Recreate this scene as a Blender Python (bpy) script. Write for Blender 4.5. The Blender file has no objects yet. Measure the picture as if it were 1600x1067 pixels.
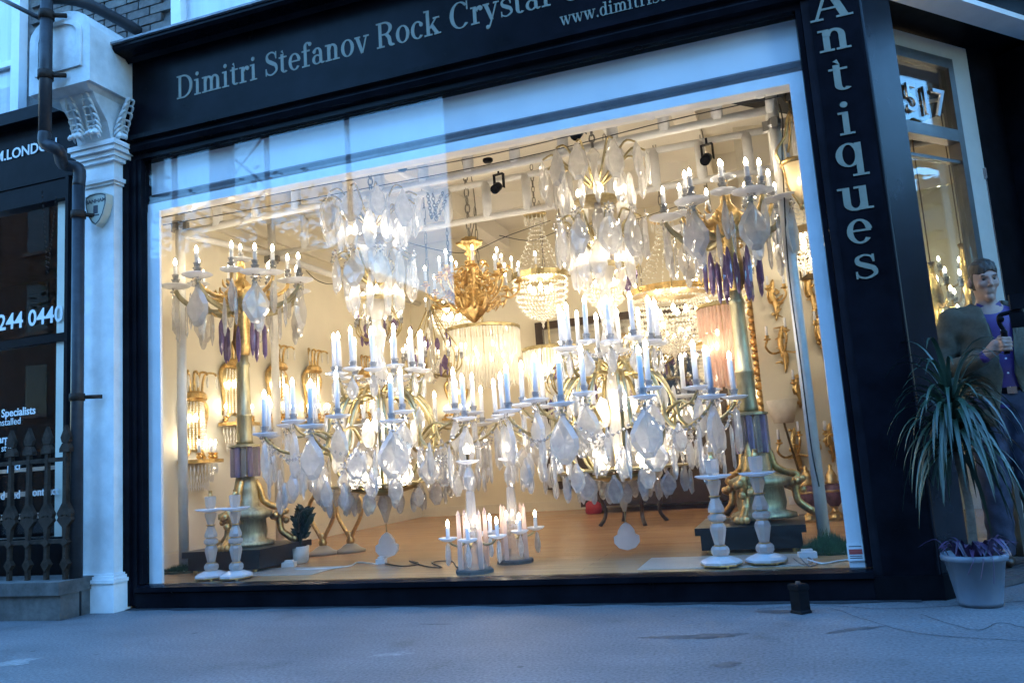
import bpy, bmesh, math, random
import numpy as np
from mathutils import Vector, Matrix, Euler
random.seed(7)
R_ = math.radians
SC = bpy.context.scene
COL = SC.collection

# ------------------------------------------------------------------ camera
PC = np.array([800, 533.5])
_v1 = np.array([-3027, 987.]) - PC
_v2 = np.array([183, -8238.]) - PC
FPX = math.sqrt(-(_v1 @ _v2))
_X = -np.array([*_v1, FPX]); _X /= np.linalg.norm(_X)
_Z = np.array([*_v2, FPX]); _Z /= np.linalg.norm(_Z)
_Y = np.cross(_Z, _X)
RC = np.stack([_X, _Y, _Z], 1)                 # world -> camera (right, down, forward)
CAM = np.array([0, -4.567, .82])
def ray(x, y): return RC.T @ np.array([x - PC[0], y - PC[1], FPX])
def onY(x, y, v): d = ray(x, y); return Vector(CAM + d * (v - CAM[1]) / d[1])
def onX(x, y, v): d = ray(x, y); return Vector(CAM + d * (v - CAM[0]) / d[0])
def onZ(x, y, v): d = ray(x, y); return Vector(CAM + d * (v - CAM[2]) / d[2])
def onP(x, y, p0, dr):
    n = np.array([dr[1], -dr[0], 0.]); r = ray(x, y)
    return Vector(CAM + r * (n @ (np.array([*p0, 0.]) - CAM)) / (n @ r))
cd = bpy.data.cameras.new('camera'); co = bpy.data.objects.new('camera', cd); COL.objects.link(co)
cd.sensor_width = 36; cd.lens = FPX / 1600 * 36; cd.clip_start = .05; cd.clip_end = 500
_m = Matrix.Identity(4)
for i in range(3):
    _m[i][0] = RC[0, i]; _m[i][1] = -RC[1, i]; _m[i][2] = -RC[2, i]; _m[i][3] = CAM[i]
co.matrix_world = _m
SC.camera = co

# ------------------------------------------------------------------ sky, exposure
W = bpy.data.worlds.new('World'); SC.world = W; W.use_nodes = True
nt = W.node_tree; bg = nt.nodes['Background']
sky = nt.nodes.new('ShaderNodeTexSky'); sky.sky_type = 'NISHITA'; sky.sun_disc = False
sky.sun_elevation = R_(3); sky.sun_rotation = R_(0); sky.ozone_density = 3.6; sky.air_density = 1.0; sky.dust_density = .3
nt.links.new(sky.outputs[0], bg.inputs[0]); bg.inputs[1].default_value = .15
SC.view_settings.view_transform = 'Standard'; SC.view_settings.look = 'None'
SC.view_settings.exposure = 5.5; SC.view_settings.gamma = 1
SC.view_settings.use_curve_mapping = False
cy = SC.cycles
cy.max_bounces = 10; cy.diffuse_bounces = 4; cy.glossy_bounces = 4; cy.transmission_bounces = 6; cy.transparent_max_bounces = 24
cy.caustics_reflective = False; cy.caustics_refractive = False
cy.sample_clamp_indirect = 4; cy.blur_glossy = .6
cy.use_denoising = True
BULB = 1.5          # radiance of a candle bulb (before exposure)

# ------------------------------------------------------------------ materials
MATS = {}
def pm(name, col, rough=.5, metal=0, var=0, scale=6, bump=0, bscale=60, coat=0, spec=.5, col2=None, detail=6, stretch=None):
    m = bpy.data.materials.new(name); m.use_nodes = True; MATS[name] = m
    t = m.node_tree; b = t.nodes['Principled BSDF']
    b.inputs['Base Color'].default_value = (*col, 1); b.inputs['Roughness'].default_value = rough
    b.inputs['Metallic'].default_value = metal; b.inputs['Specular IOR Level'].default_value = spec
    b.inputs['Coat Weight'].default_value = coat
    tc = t.nodes.new('ShaderNodeTexCoord'); mp = t.nodes.new('ShaderNodeMapping'); t.links.new(tc.outputs['Object'], mp.inputs[0])
    if stretch: mp.inputs['Scale'].default_value = stretch
    if var or col2:
        n = t.nodes.new('ShaderNodeTexNoise'); n.inputs['Scale'].default_value = scale; n.inputs['Detail'].default_value = detail
        n.inputs['Roughness'].default_value = .65
        t.links.new(mp.outputs[0], n.inputs['Vector'])
        r = t.nodes.new('ShaderNodeValToRGB'); t.links.new(n.outputs['Fac'], r.inputs[0])
        c2 = col2 or tuple(c * (1 - var) for c in col)
        c1 = col if col2 else tuple(min(1, c * (1 + var * .6)) for c in col)
        r.color_ramp.elements[0].position = .35; r.color_ramp.elements[1].position = .65
        r.color_ramp.elements[0].color = (*c2, 1); r.color_ramp.elements[1].color = (*c1, 1)
        t.links.new(r.outputs[0], b.inputs['Base Color'])
        mr = t.nodes.new('ShaderNodeMapRange'); t.links.new(n.outputs['Fac'], mr.inputs[0])
        mr.inputs[3].default_value = min(1, rough * 1.25); mr.inputs[4].default_value = rough * .8
        t.links.new(mr.outputs[0], b.inputs['Roughness'])
    if bump:
        n2 = t.nodes.new('ShaderNodeTexNoise'); n2.inputs['Scale'].default_value = bscale; n2.inputs['Detail'].default_value = 5
        t.links.new(mp.outputs[0], n2.inputs['Vector'])
        bp = t.nodes.new('ShaderNodeBump'); bp.inputs['Strength'].default_value = bump; bp.inputs['Distance'].default_value = .01
        t.links.new(n2.outputs['Fac'], bp.inputs['Height']); t.links.new(bp.outputs[0], b.inputs['Normal'])
    return m
def crystal(name, col, transp=.3, transl=.4, rough=.07, nscale=5, var=.14, refr=0):
    m = bpy.data.materials.new(name); m.use_nodes = True; MATS[name] = m
    t = m.node_tree; N = t.nodes; L = t.links; b = N['Principled BSDF']; out = N['Material Output']
    b.inputs['Base Color'].default_value = (*col, 1); b.inputs['Roughness'].default_value = rough; b.inputs['Specular IOR Level'].default_value = .8
    tr = N.new('ShaderNodeBsdfTranslucent'); tr.inputs[0].default_value = (*col, 1)
    tp = N.new('ShaderNodeBsdfTransparent'); tp.inputs[0].default_value = (*[.5 + .5 * c for c in col], 1)
    m1 = N.new('ShaderNodeMixShader'); m1.inputs[0].default_value = transl; L.new(b.outputs[0], m1.inputs[1]); L.new(tr.outputs[0], m1.inputs[2])
    n = N.new('ShaderNodeTexNoise'); n.inputs['Scale'].default_value = nscale; n.inputs['Detail'].default_value = 4
    tc = N.new('ShaderNodeTexCoord'); L.new(tc.outputs['Object'], n.inputs['Vector'])
    mr = N.new('ShaderNodeMapRange'); L.new(n.outputs['Fac'], mr.inputs[0]); mr.inputs[1].default_value = .3; mr.inputs[2].default_value = .7
    mr.inputs[3].default_value = max(0, transp - var); mr.inputs[4].default_value = min(1, transp + var)
    lw = N.new('ShaderNodeLayerWeight'); lw.inputs[0].default_value = .5
    fm = N.new('ShaderNodeMapRange'); L.new(lw.outputs['Facing'], fm.inputs[0]); fm.inputs[1].default_value = .05; fm.inputs[2].default_value = .75; fm.inputs[3].default_value = 1.35; fm.inputs[4].default_value = .15
    mu = N.new('ShaderNodeMath'); mu.operation = 'MULTIPLY'; mu.use_clamp = True; L.new(mr.outputs[0], mu.inputs[0]); L.new(fm.outputs[0], mu.inputs[1])
    if refr:
        gl = N.new('ShaderNodeBsdfGlass'); gl.inputs['Color'].default_value = (.97, .97, .98, 1); gl.inputs['Roughness'].default_value = .0; gl.inputs['IOR'].default_value = 1.5
        m3 = N.new('ShaderNodeMixShader'); m3.inputs[0].default_value = refr; L.new(m1.outputs[0], m3.inputs[1]); L.new(gl.outputs[0], m3.inputs[2]); m1 = m3
    m2 = N.new('ShaderNodeMixShader'); L.new(mu.outputs[0], m2.inputs[0]); L.new(m1.outputs[0], m2.inputs[1]); L.new(tp.outputs[0], m2.inputs[2])
    b.inputs['IOR'].default_value = 1.75
    L.new(m2.outputs[0], out.inputs[0])
    return m
def glassmat(name, f0=.08, tint=(1, 1, 1)):
    m = bpy.data.materials.new(name); m.use_nodes = True; MATS[name] = m
    t = m.node_tree; N = t.nodes; L = t.links; out = N['Material Output']; N.remove(N['Principled BSDF'])
    lw = N.new('ShaderNodeLayerWeight'); lw.inputs[0].default_value = .5
    p = N.new('ShaderNodeMath'); p.operation = 'POWER'; p.inputs[1].default_value = 5; L.new(lw.outputs['Facing'], p.inputs[0])
    mr = N.new('ShaderNodeMapRange'); L.new(p.outputs[0], mr.inputs[0]); mr.inputs[3].default_value = f0; mr.inputs[4].default_value = 1
    g = N.new('ShaderNodeBsdfGlossy'); g.inputs['Roughness'].default_value = 0
    tp = N.new('ShaderNodeBsdfTransparent'); tp.inputs[0].default_value = (*tint, 1)
    mx = N.new('ShaderNodeMixShader'); L.new(mr.outputs[0], mx.inputs[0]); L.new(tp.outputs[0], mx.inputs[1]); L.new(g.outputs[0], mx.inputs[2])
    L.new(mx.outputs[0], out.inputs[0]); return m
def emis(name, col, s):
    m = bpy.data.materials.new(name); m.use_nodes = True; MATS[name] = m
    t = m.node_tree; N = t.nodes; N.remove(N['Principled BSDF']); e = N.new('ShaderNodeEmission')
    e.inputs[0].default_value = (*col, 1); e.inputs[1].default_value = s; t.links.new(e.outputs[0], N['Material Output'].inputs[0]); return m

pm('black_gloss', (.006, .006, .009), .25, var=.5, scale=4, bump=.06, bscale=9, spec=.05)
pm('black_satin', (.006, .006, .008), .36, spec=.06, var=.4, scale=8, bump=.05, bscale=20)
pm('pillar_black', (.010, .010, .014), .24, var=.5, scale=3, bump=.1, bscale=7, spec=.12)
pm('white_paint', (.72, .72, .71), .5, var=.22, scale=2.6, bump=.12, bscale=14)
pm('old_white_paint', (.70, .70, .68), .55, col2=(.45, .44, .42), scale=3.2, bump=.35, bscale=30, detail=9)
pm('frame_white', (.72, .73, .74), .4, var=.08, scale=5, bump=.04)
pm('pelmet_white', (.70, .72, .74), .55, var=.05, scale=2)
pm('lead', (.22, .23, .24), .5, var=.3, scale=9, bump=.2)
pm('gold_letter', (.19, .185, .14), .5, var=.12, scale=12)
pm('sign_white', (.75, .75, .75), .5)
pm('pipe', (.03, .03, .034), .45, spec=.25, var=.3, scale=10, bump=.15, bscale=40)
pm('iron', (.035, .024, .018), .65, spec=.12, var=.5, scale=14, bump=.4, bscale=50)
pm('stone', (.085, .08, .075), .8, var=.4, scale=7, bump=.4, bscale=30)
pm('brick', (.13, .115, .10), .85, var=.45, scale=9, bump=.5, bscale=45)
pm('brick2', (.10, .085, .075), .85, var=.45, scale=11, bump=.5, bscale=45)
pm('mortar', (.16, .15, .14), .9, var=.3, scale=20, bump=.3)
pm('cream_wall', (.77, .71, .57), .6, var=.05, scale=2, bump=.05, bscale=40)
pm('skirting', (.74, .69, .58), .45, var=.04)
pm('ceiling', (.85, .81, .73), .7, var=.04, scale=2)
pm('truss_white', (.70, .69, .67), .35, var=.1, scale=8)
pm('brass', (.44, .36, .19), .36, 1, var=.3, scale=18)
pm('gilt', (.68, .47, .20), .33, 1, var=.35, scale=25, bump=.3, bscale=80)
pm('antique', (.42, .37, .23), .48, .85, var=.3, scale=12, stretch=(3, 3, .6))
pm('bronze_dark', (.12, .09, .05), .4, 1, var=.3)
pm('chain', (.25, .24, .22), .4, 1)
pm('candle', (.72, .74, .80), .45, spec=.4)
pm('wood_dark', (.05, .028, .016), .35, var=.4, scale=6)
pm('black_plinth', (.012, .012, .013), .35, var=.3)
pm('wire_black', (.01, .01, .01), .5)
pm('wire_brown', (.10, .055, .025), .5)
pm('plastic_white', (.8, .8, .8), .35)
pm('pot_white', (.72, .72, .72), .4, var=.08)
pm('pot_grey', (.13, .15, .185), .4, var=.12, scale=5)
pm('soil', (.03, .022, .016), .95, var=.5, scale=30, bump=.6)
pm('leaf_dark', (.014, .035, .015), .35, var=.5, scale=8)
pm('leaf_dracaena', (.020, .046, .028), .38, var=.5, scale=5)
pm('leaf_purple', (.05, .025, .07), .45, var=.4, scale=9)
pm('leaf_tree', (.03, .05, .02), .6, var=.5, scale=3)
pm('turf', (.03, .085, .03), .8, var=.5, scale=20)
pm('bark', (.10, .075, .055), .85, var=.4, scale=20, bump=.5)
pm('urn_purple', (.17, .09, .13), .2, var=.6, scale=16)
pm('slab_white', (.42, .37, .31), .4, var=.1)
pm('chrome', (.6, .6, .6), .15, 1)
pm('steel', (.32, .32, .33), .35, 1, var=.15)
pm('door_frame', (.40, .38, .33), .45, var=.08, scale=4)
pm('door_metal', (.10, .095, .09), .35, .6, var=.2)
pm('deck', (.06, .05, .05), .6, var=.4, scale=8, bump=.2)
pm('shade', (.62, .56, .47), .8, var=.15, scale=7)
pm('skin', (.33, .19, .14), .5, var=.12, scale=14, bump=.05)
pm('hair', (.045, .028, .018), .55, var=.5, scale=40, bump=.5, bscale=90, stretch=(1, 1, .3))
pm('jacket', (.075, .068, .048), .85, var=.18, scale=45, bump=.25, bscale=160)
pm('shirt', (.042, .016, .125), .55, var=.15, scale=10, bump=.2, bscale=25)
pm('jeans', (.022, .028, .055), .8, var=.3, scale=20, bump=.2)
pm('eye', (.03, .025, .02), .1)
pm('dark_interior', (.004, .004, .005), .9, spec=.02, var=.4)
pm('far_brick', (.022, .017, .014), .85, var=.3, scale=2)
pm('far_roof', (.03, .03, .035), .8, var=.2)
pm('far_window', (.02, .02, .025), .2)
pm('white_curtain', (.68, .69, .70), .7, var=.12, scale=1.2, stretch=(9, 1, .3))
pm('sticker_red', (.55, .08, .06), .5)
pm('red_cloth', (.35, .03, .04), .7)
pm('alarm', (.42, .41, .33), .4, var=.05)
pm('ink', (.03, .03, .04), .5)
pm('dark_mirror', (.72, .70, .64), .05, 1)
crystal('quartz', (.97, .96, .95), .16, .6, .03, refr=.46)
crystal('quartz_clear', (.92, .93, .95), .25, .4, .04, refr=.72)
crystal('quartz_dish', (.90, .91, .94), .12, .35, .15, 6, .1)
crystal('bead', (.95, .93, .88), .18, .42, .04)
crystal('amethyst', (.24, .16, .34), .18, .35, .1)
crystal('amethyst_pale', (.55, .46, .64), .45, .3, .06)
crystal('pink_quartz', (.94, .78, .70), .35, .4, .06)
crystal('alabaster', (.85, .72, .48), .05, .6, .3)
glassmat('glass', .019); glassmat('glass_door', .07, (.93, .96, .94))
emis('bulb', (1, .85, .62), BULB * 1.5); emis('bulb_soft', (1, .85, .62), BULB * 1.0); emis('spot', (1, .86, .62), BULB * .9)

def surf_material(name, kind):
    m = bpy.data.materials.new(name); m.use_nodes = True; MATS[name] = m
    t = m.node_tree; N = t.nodes; L = t.links; b = N['Principled BSDF']
    tc = N.new('ShaderNodeTexCoord')
    def noise(s, d=6, vec=None):
        n = N.new('ShaderNodeTexNoise'); n.inputs['Scale'].default_value = s; n.inputs['Detail'].default_value = d
        L.new(vec or tc.outputs['Object'], n.inputs['Vector']); return n.outputs['Fac']
    def ramp(f, stops):
        r = N.new('ShaderNodeValToRGB'); L.new(f, r.inputs[0]); e = r.color_ramp.elements
        while len(e) < len(stops): e.new(.5)
        for k, (p, c) in enumerate(stops): e[k].position = p; e[k].color = (*c, 1)
        return r.outputs[0]
    def mix(f, a, c, mode='MIX'):
        x = N.new('ShaderNodeMix'); x.data_type = 'RGBA'; x.blend_type = mode
        if isinstance(f, float): x.inputs[0].default_value = f
        else: L.new(f, x.inputs[0])
        L.new(a, x.inputs[6]); L.new(c, x.inputs[7]); return x.outputs[2]
    if kind == 'pavement':
        base = ramp(noise(1.1, 8), [(.3, (.12, .12, .125)), (.7, (.175, .175, .18))])
        grit = ramp(noise(75, 4), [(.3, (.45, .45, .46)), (.7, (1.1, 1.1, 1.1))])
        c = mix(1.0, base, grit, 'MULTIPLY')
        st = ramp(noise(2.6, 9), [(.28, (.6, .59, .59)), (.40, (1, 1, 1))])
        c = mix(1.0, c, st, 'MULTIPLY')
        vo = N.new('ShaderNodeTexVoronoi'); vo.inputs['Scale'].default_value = 3.2; L.new(tc.outputs['Object'], vo.inputs['Vector'])
        gum = ramp(vo.outputs['Distance'], [(.045, (.42, .42, .43)), (.06, (1, 1, 1))]); c = mix(1.0, c, gum, 'MULTIPLY')
        mp3 = N.new('ShaderNodeMapping'); mp3.inputs['Scale'].default_value = (.5, 2.2, 1); mp3.inputs['Rotation'].default_value = (0, 0, .25); L.new(tc.outputs['Object'], mp3.inputs[0])
        wear = ramp(noise(2.2, 10, mp3.outputs[0]), [(.35, (.92, .92, .93)), (.62, (1.08, 1.08, 1.08))]); c = mix(1.0, c, wear, 'MULTIPLY')
        b.inputs['Roughness'].default_value = .62
        L.new(c, b.inputs['Base Color'])
        bp = N.new('ShaderNodeBump'); bp.inputs['Strength'].default_value = .35; bp.inputs['Distance'].default_value = .01
        L.new(noise(60, 6), bp.inputs['Height']); L.new(bp.outputs[0], b.inputs['Normal'])
    if kind == 'wood':
        mp = N.new('ShaderNodeMapping'); mp.inputs['Scale'].default_value = (1, 1, 1); L.new(tc.outputs['Object'], mp.inputs[0])
        bt = N.new('ShaderNodeTexBrick'); L.new(mp.outputs[0], bt.inputs['Vector'])
        bt.inputs['Scale'].default_value = 1; bt.inputs['Brick Width'].default_value = 1.3; bt.inputs['Row Height'].default_value = .11
        bt.inputs['Mortar Size'].default_value = .0012
        bt.inputs['Color1'].default_value = (.58, .33, .155, 1); bt.inputs['Color2'].default_value = (.49, .27, .12, 1); bt.inputs['Mortar'].default_value = (.09, .05, .025, 1)
        mp2 = N.new('ShaderNodeMapping'); mp2.inputs['Scale'].default_value = (1.5, 22, 1); L.new(tc.outputs['Object'], mp2.inputs[0])
        g = ramp(noise(3, 6, mp2.outputs[0]), [(.3, (.75, .75, .75)), (.7, (1.05, 1.05, 1.05))])
        L.new(mix(1.0, bt.outputs['Color'], g, 'MULTIPLY'), b.inputs['Base Color'])
        b.inputs['Roughness'].default_value = .26
    return m
surf_material('pavement', 'pavement'); surf_material('wood_floor', 'wood')

# ------------------------------------------------------------------ mesh helpers
def basis(d):
    d = Vector(d).normalized(); a = Vector((0, 0, 1)) if abs(d.z) < .95 else Vector((1, 0, 0))
    u = d.cross(a).normalized(); return u, d.cross(u).normalized()
def smooth_pts(pts, k=4):
    P = [Vector(p) for p in pts]; out = []
    for i in range(len(P) - 1):
        p0 = P[max(0, i - 1)]; p1 = P[i]; p2 = P[i + 1]; p3 = P[min(len(P) - 1, i + 2)]
        for j in range(k):
            t = j / k
            out.append(.5 * ((2 * p1) + (p2 - p0) * t + (2 * p0 - 5 * p1 + 4 * p2 - p3) * t * t + (3 * p1 - p0 - 3 * p2 + p3) * t ** 3))
    out.append(P[-1]); return out
class MB:
    def __init__(s): s.v = []; s.f = []
    def add(s, vs, fs):
        o = len(s.v); s.v += [tuple(v) for v in vs]; s.f += [tuple(i + o for i in f) for f in fs]; return s
    def box(s, x0, x1, y0, y1, z0, z1):
        return s.add([(x, y, z) for x in (x0, x1) for y in (y0, y1) for z in (z0, z1)],
                     [(0, 1, 3, 2), (4, 6, 7, 5), (0, 4, 5, 1), (2, 3, 7, 6), (0, 2, 6, 4), (1, 5, 7, 3)])
    def lathe(s, prof, n=12, c=(0, 0, 0), lobes=0, amp=0):
        vs = []; fs = []
        for r, z in prof:
            for i in range(n):
                a = 2 * math.pi * i / n; rr = r * (1 + amp * math.cos(lobes * a)) if lobes else r
                vs.append((c[0] + rr * math.cos(a), c[1] + rr * math.sin(a), c[2] + z))
        m = len(prof)
        for j in range(m - 1):
            for i in range(n):
                k = (i + 1) % n; fs.append((j * n + i, j * n + k, (j + 1) * n + k, (j + 1) * n + i))
        if prof[0][0] > 1e-4: fs.append(tuple(range(n - 1, -1, -1)))
        if prof[-1][0] > 1e-4: fs.append(tuple((m - 1) * n + i for i in range(n)))
        return s.add(vs, fs)
    def tube(s, pts, rad, n=6, flat=1):
        P = [Vector(p) for p in pts]; m = len(P); vs = []; fs = []
        if not hasattr(rad, '__len__'): rad = [rad] * m
        u = None
        for j in range(m):
            d = (P[min(m - 1, j + 1)] - P[max(0, j - 1)])
            if d.length < 1e-9: d = Vector((0, 0, 1))
            d.normalize()
            if u is None: u, w = basis(d)
            else:
                u = (u - d * u.dot(d)); u.normalize(); w = d.cross(u)
            for i in range(n):
                a = 2 * math.pi * i / n
                vs.append(P[j] + u * (math.cos(a) * rad[j]) + w * (math.sin(a) * rad[j] * flat))
        for j in range(m - 1):
            for i in range(n):
                k = (i + 1) % n; fs.append((j * n + i, j * n + k, (j + 1) * n + k, (j + 1) * n + i))
        fs.append(tuple(range(n - 1, -1, -1))); fs.append(tuple((m - 1) * n + i for i in range(n)))
        return s.add(vs, fs)
    def octa(s, c, r, h=None):
        h = h or r; x, y, z = c
        return s.add([(x + r, y, z), (x, y + r, z), (x - r, y, z), (x, y - r, z), (x, y, z + h), (x, y, z - h)],
                     [(0, 1, 4), (1, 2, 4), (2, 3, 4), (3, 0, 4), (1, 0, 5), (2, 1, 5), (3, 2, 5), (0, 3, 5)])
    def ball(s, c, r, n=8, m=5, sz=1):
        return s.lathe([(r * math.sin(math.pi * j / m), -r * sz * math.cos(math.pi * j / m)) for j in range(m + 1)], n, c)
    def prism(s, poly, y0, y1):      # polygon in xz extruded along y
        n = len(poly); vs = [(x, y0, z) for x, z in poly] + [(x, y1, z) for x, z in poly]
        fs = [tuple(range(n)), tuple(range(2 * n - 1, n - 1, -1))] + [(i, n + i, n + (i + 1) % n, (i + 1) % n) for i in range(n)]
        return s.add(vs, fs)
    def profile_x(s, prof, x0, x1):  # closed (y,z) profile swept along x
        n = len(prof); vs = [(x0, y, z) for y, z in prof] + [(x1, y, z) for y, z in prof]
        fs = [tuple(range(n - 1, -1, -1)), tuple(range(n, 2 * n))] + [(i, (i + 1) % n, n + (i + 1) % n, n + i) for i in range(n)]
        return s.add(vs, fs)
    def xf(s, M):
        s.v = [tuple(M @ Vector(v)) for v in s.v]; return s
    def mesh(s, name, mat, smooth=False):
        me = bpy.data.meshes.new(name); me.from_pydata(s.v, [], s.f)
        me.materials.append(MATS[mat]); me.update()
        bm = bmesh.new(); bm.from_mesh(me); bmesh.ops.recalc_face_normals(bm, faces=bm.faces); bm.to_mesh(me); bm.free()
        if smooth: me.polygons.foreach_set('use_smooth', [True] * len(me.polygons))
        return me
def obj(name, me, parent=None, loc=(0, 0, 0), rot=(0, 0, 0), scale=(1, 1, 1)):
    o = bpy.data.objects.new(name, me); COL.objects.link(o); o.parent = parent
    o.location = loc; o.rotation_euler = rot
    o.scale = scale if hasattr(scale, '__len__') else (scale,) * 3
    return o
def build(mb, name, mat, parent=None, smooth=False, **k): return obj(name, mb.mesh(name, mat, smooth), parent, **k)
def thing(name, label, cat, loc=(0, 0, 0), rz=0, group=None):
    o = bpy.data.objects.new(name, None); o.empty_display_size = .1; COL.objects.link(o); o.location = loc; o.rotation_euler = (0, 0, rz)
    o['label'] = label; o['category'] = cat
    if group: o['group'] = group
    return o
def tag(o, label, cat, group=None):
    o['label'] = label; o['category'] = cat
    if group: o['group'] = group
    return o
def struct(o): o['kind'] = 'structure'; return o
def stuff(o): o['kind'] = 'stuff'; return o
CACHE = {}
def cached(key, fn):
    if key not in CACHE: CACHE[key] = fn()
    return CACHE[key]
def sans(body, size, mat, parent, M, depth=.002, name='lettering', align='LEFT', shear=0, bold=0):
    cu = bpy.data.curves.new(name, 'FONT'); cu.body = body; cu.size = size; cu.extrude = depth; cu.align_x = align; cu.shear = shear; cu.offset = bold
    cu.resolution_u = 3
    t = bpy.data.objects.new('tmp', cu); COL.objects.link(t)
    me = bpy.data.meshes.new_from_object(t.evaluated_get(bpy.context.evaluated_depsgraph_get()))
    bpy.data.objects.remove(t); me.materials.clear(); me.materials.append(MATS[mat]); me.name = name
    me.transform(M)
    return obj(name, me, parent)
FACE_Y = Matrix.Rotation(R_(90), 4, 'X')       # text standing up, facing -Y

# ------------------------------------------------------------------ serif lettering
def s_rect(x0, x1, y0, y1): return ([(x0, y0), (x0, y1)], [(x1, y0), (x1, y1)])
def s_ring(cx, cy, rx, ry, tx, ty, a0=0, a1=360, n=18):
    A = [R_(a0 + (a1 - a0) * i / n) for i in range(n + 1)]
    return ([(cx + rx * math.cos(a), cy + ry * math.sin(a)) for a in A], [(cx + (rx - tx) * math.cos(a), cy + (ry - ty) * math.sin(a)) for a in A])
def s_stroke(pts, ws, k=5):
    P = smooth_pts([(x, y, 0) for x, y in pts], k) if len(pts) > 2 else [Vector((*p, 0)) for p in pts]
    n = len(P); Lf = []; Rt = []
    for i, p in enumerate(P):
        d = (P[min(n - 1, i + 1)] - P[max(0, i - 1)]).normalized(); t = i / (n - 1) * (len(ws) - 1); a = min(int(t), len(ws) - 2)
        w = (ws[a] + (ws[a + 1] - ws[a]) * (t - a)) / 2
        Lf.append((p.x - d.y * w, p.y + d.x * w)); Rt.append((p.x + d.y * w, p.y - d.x * w))
    return (Lf, Rt)
def s_dot(x, y, r): return s_ring(x, y, r, r, r * .98, r * .98, 0, 360, 12)
XH = .68; SW = .145; TH = .06
def st(x, y0=0, y1=XH): return s_rect(x, x + SW, y0, y1)
def ser(x0, x1, y): return s_rect(x0, x1, y, y + TH)
def archp(cx): return s_ring(cx, XH - .235, .235, .235, SW, .075, 0, 175, 12)
_S = [(.58, .72), (.52, .90), (.33, .97), (.14, .86), (.16, .66), (.36, .53), (.56, .40), (.60, .18), (.36, .03), (.14, .10), (.07, .27)]
_SW = [.05, .06, .06, .1, .15, .17, .15, .1, .06, .06, .05]
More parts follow.
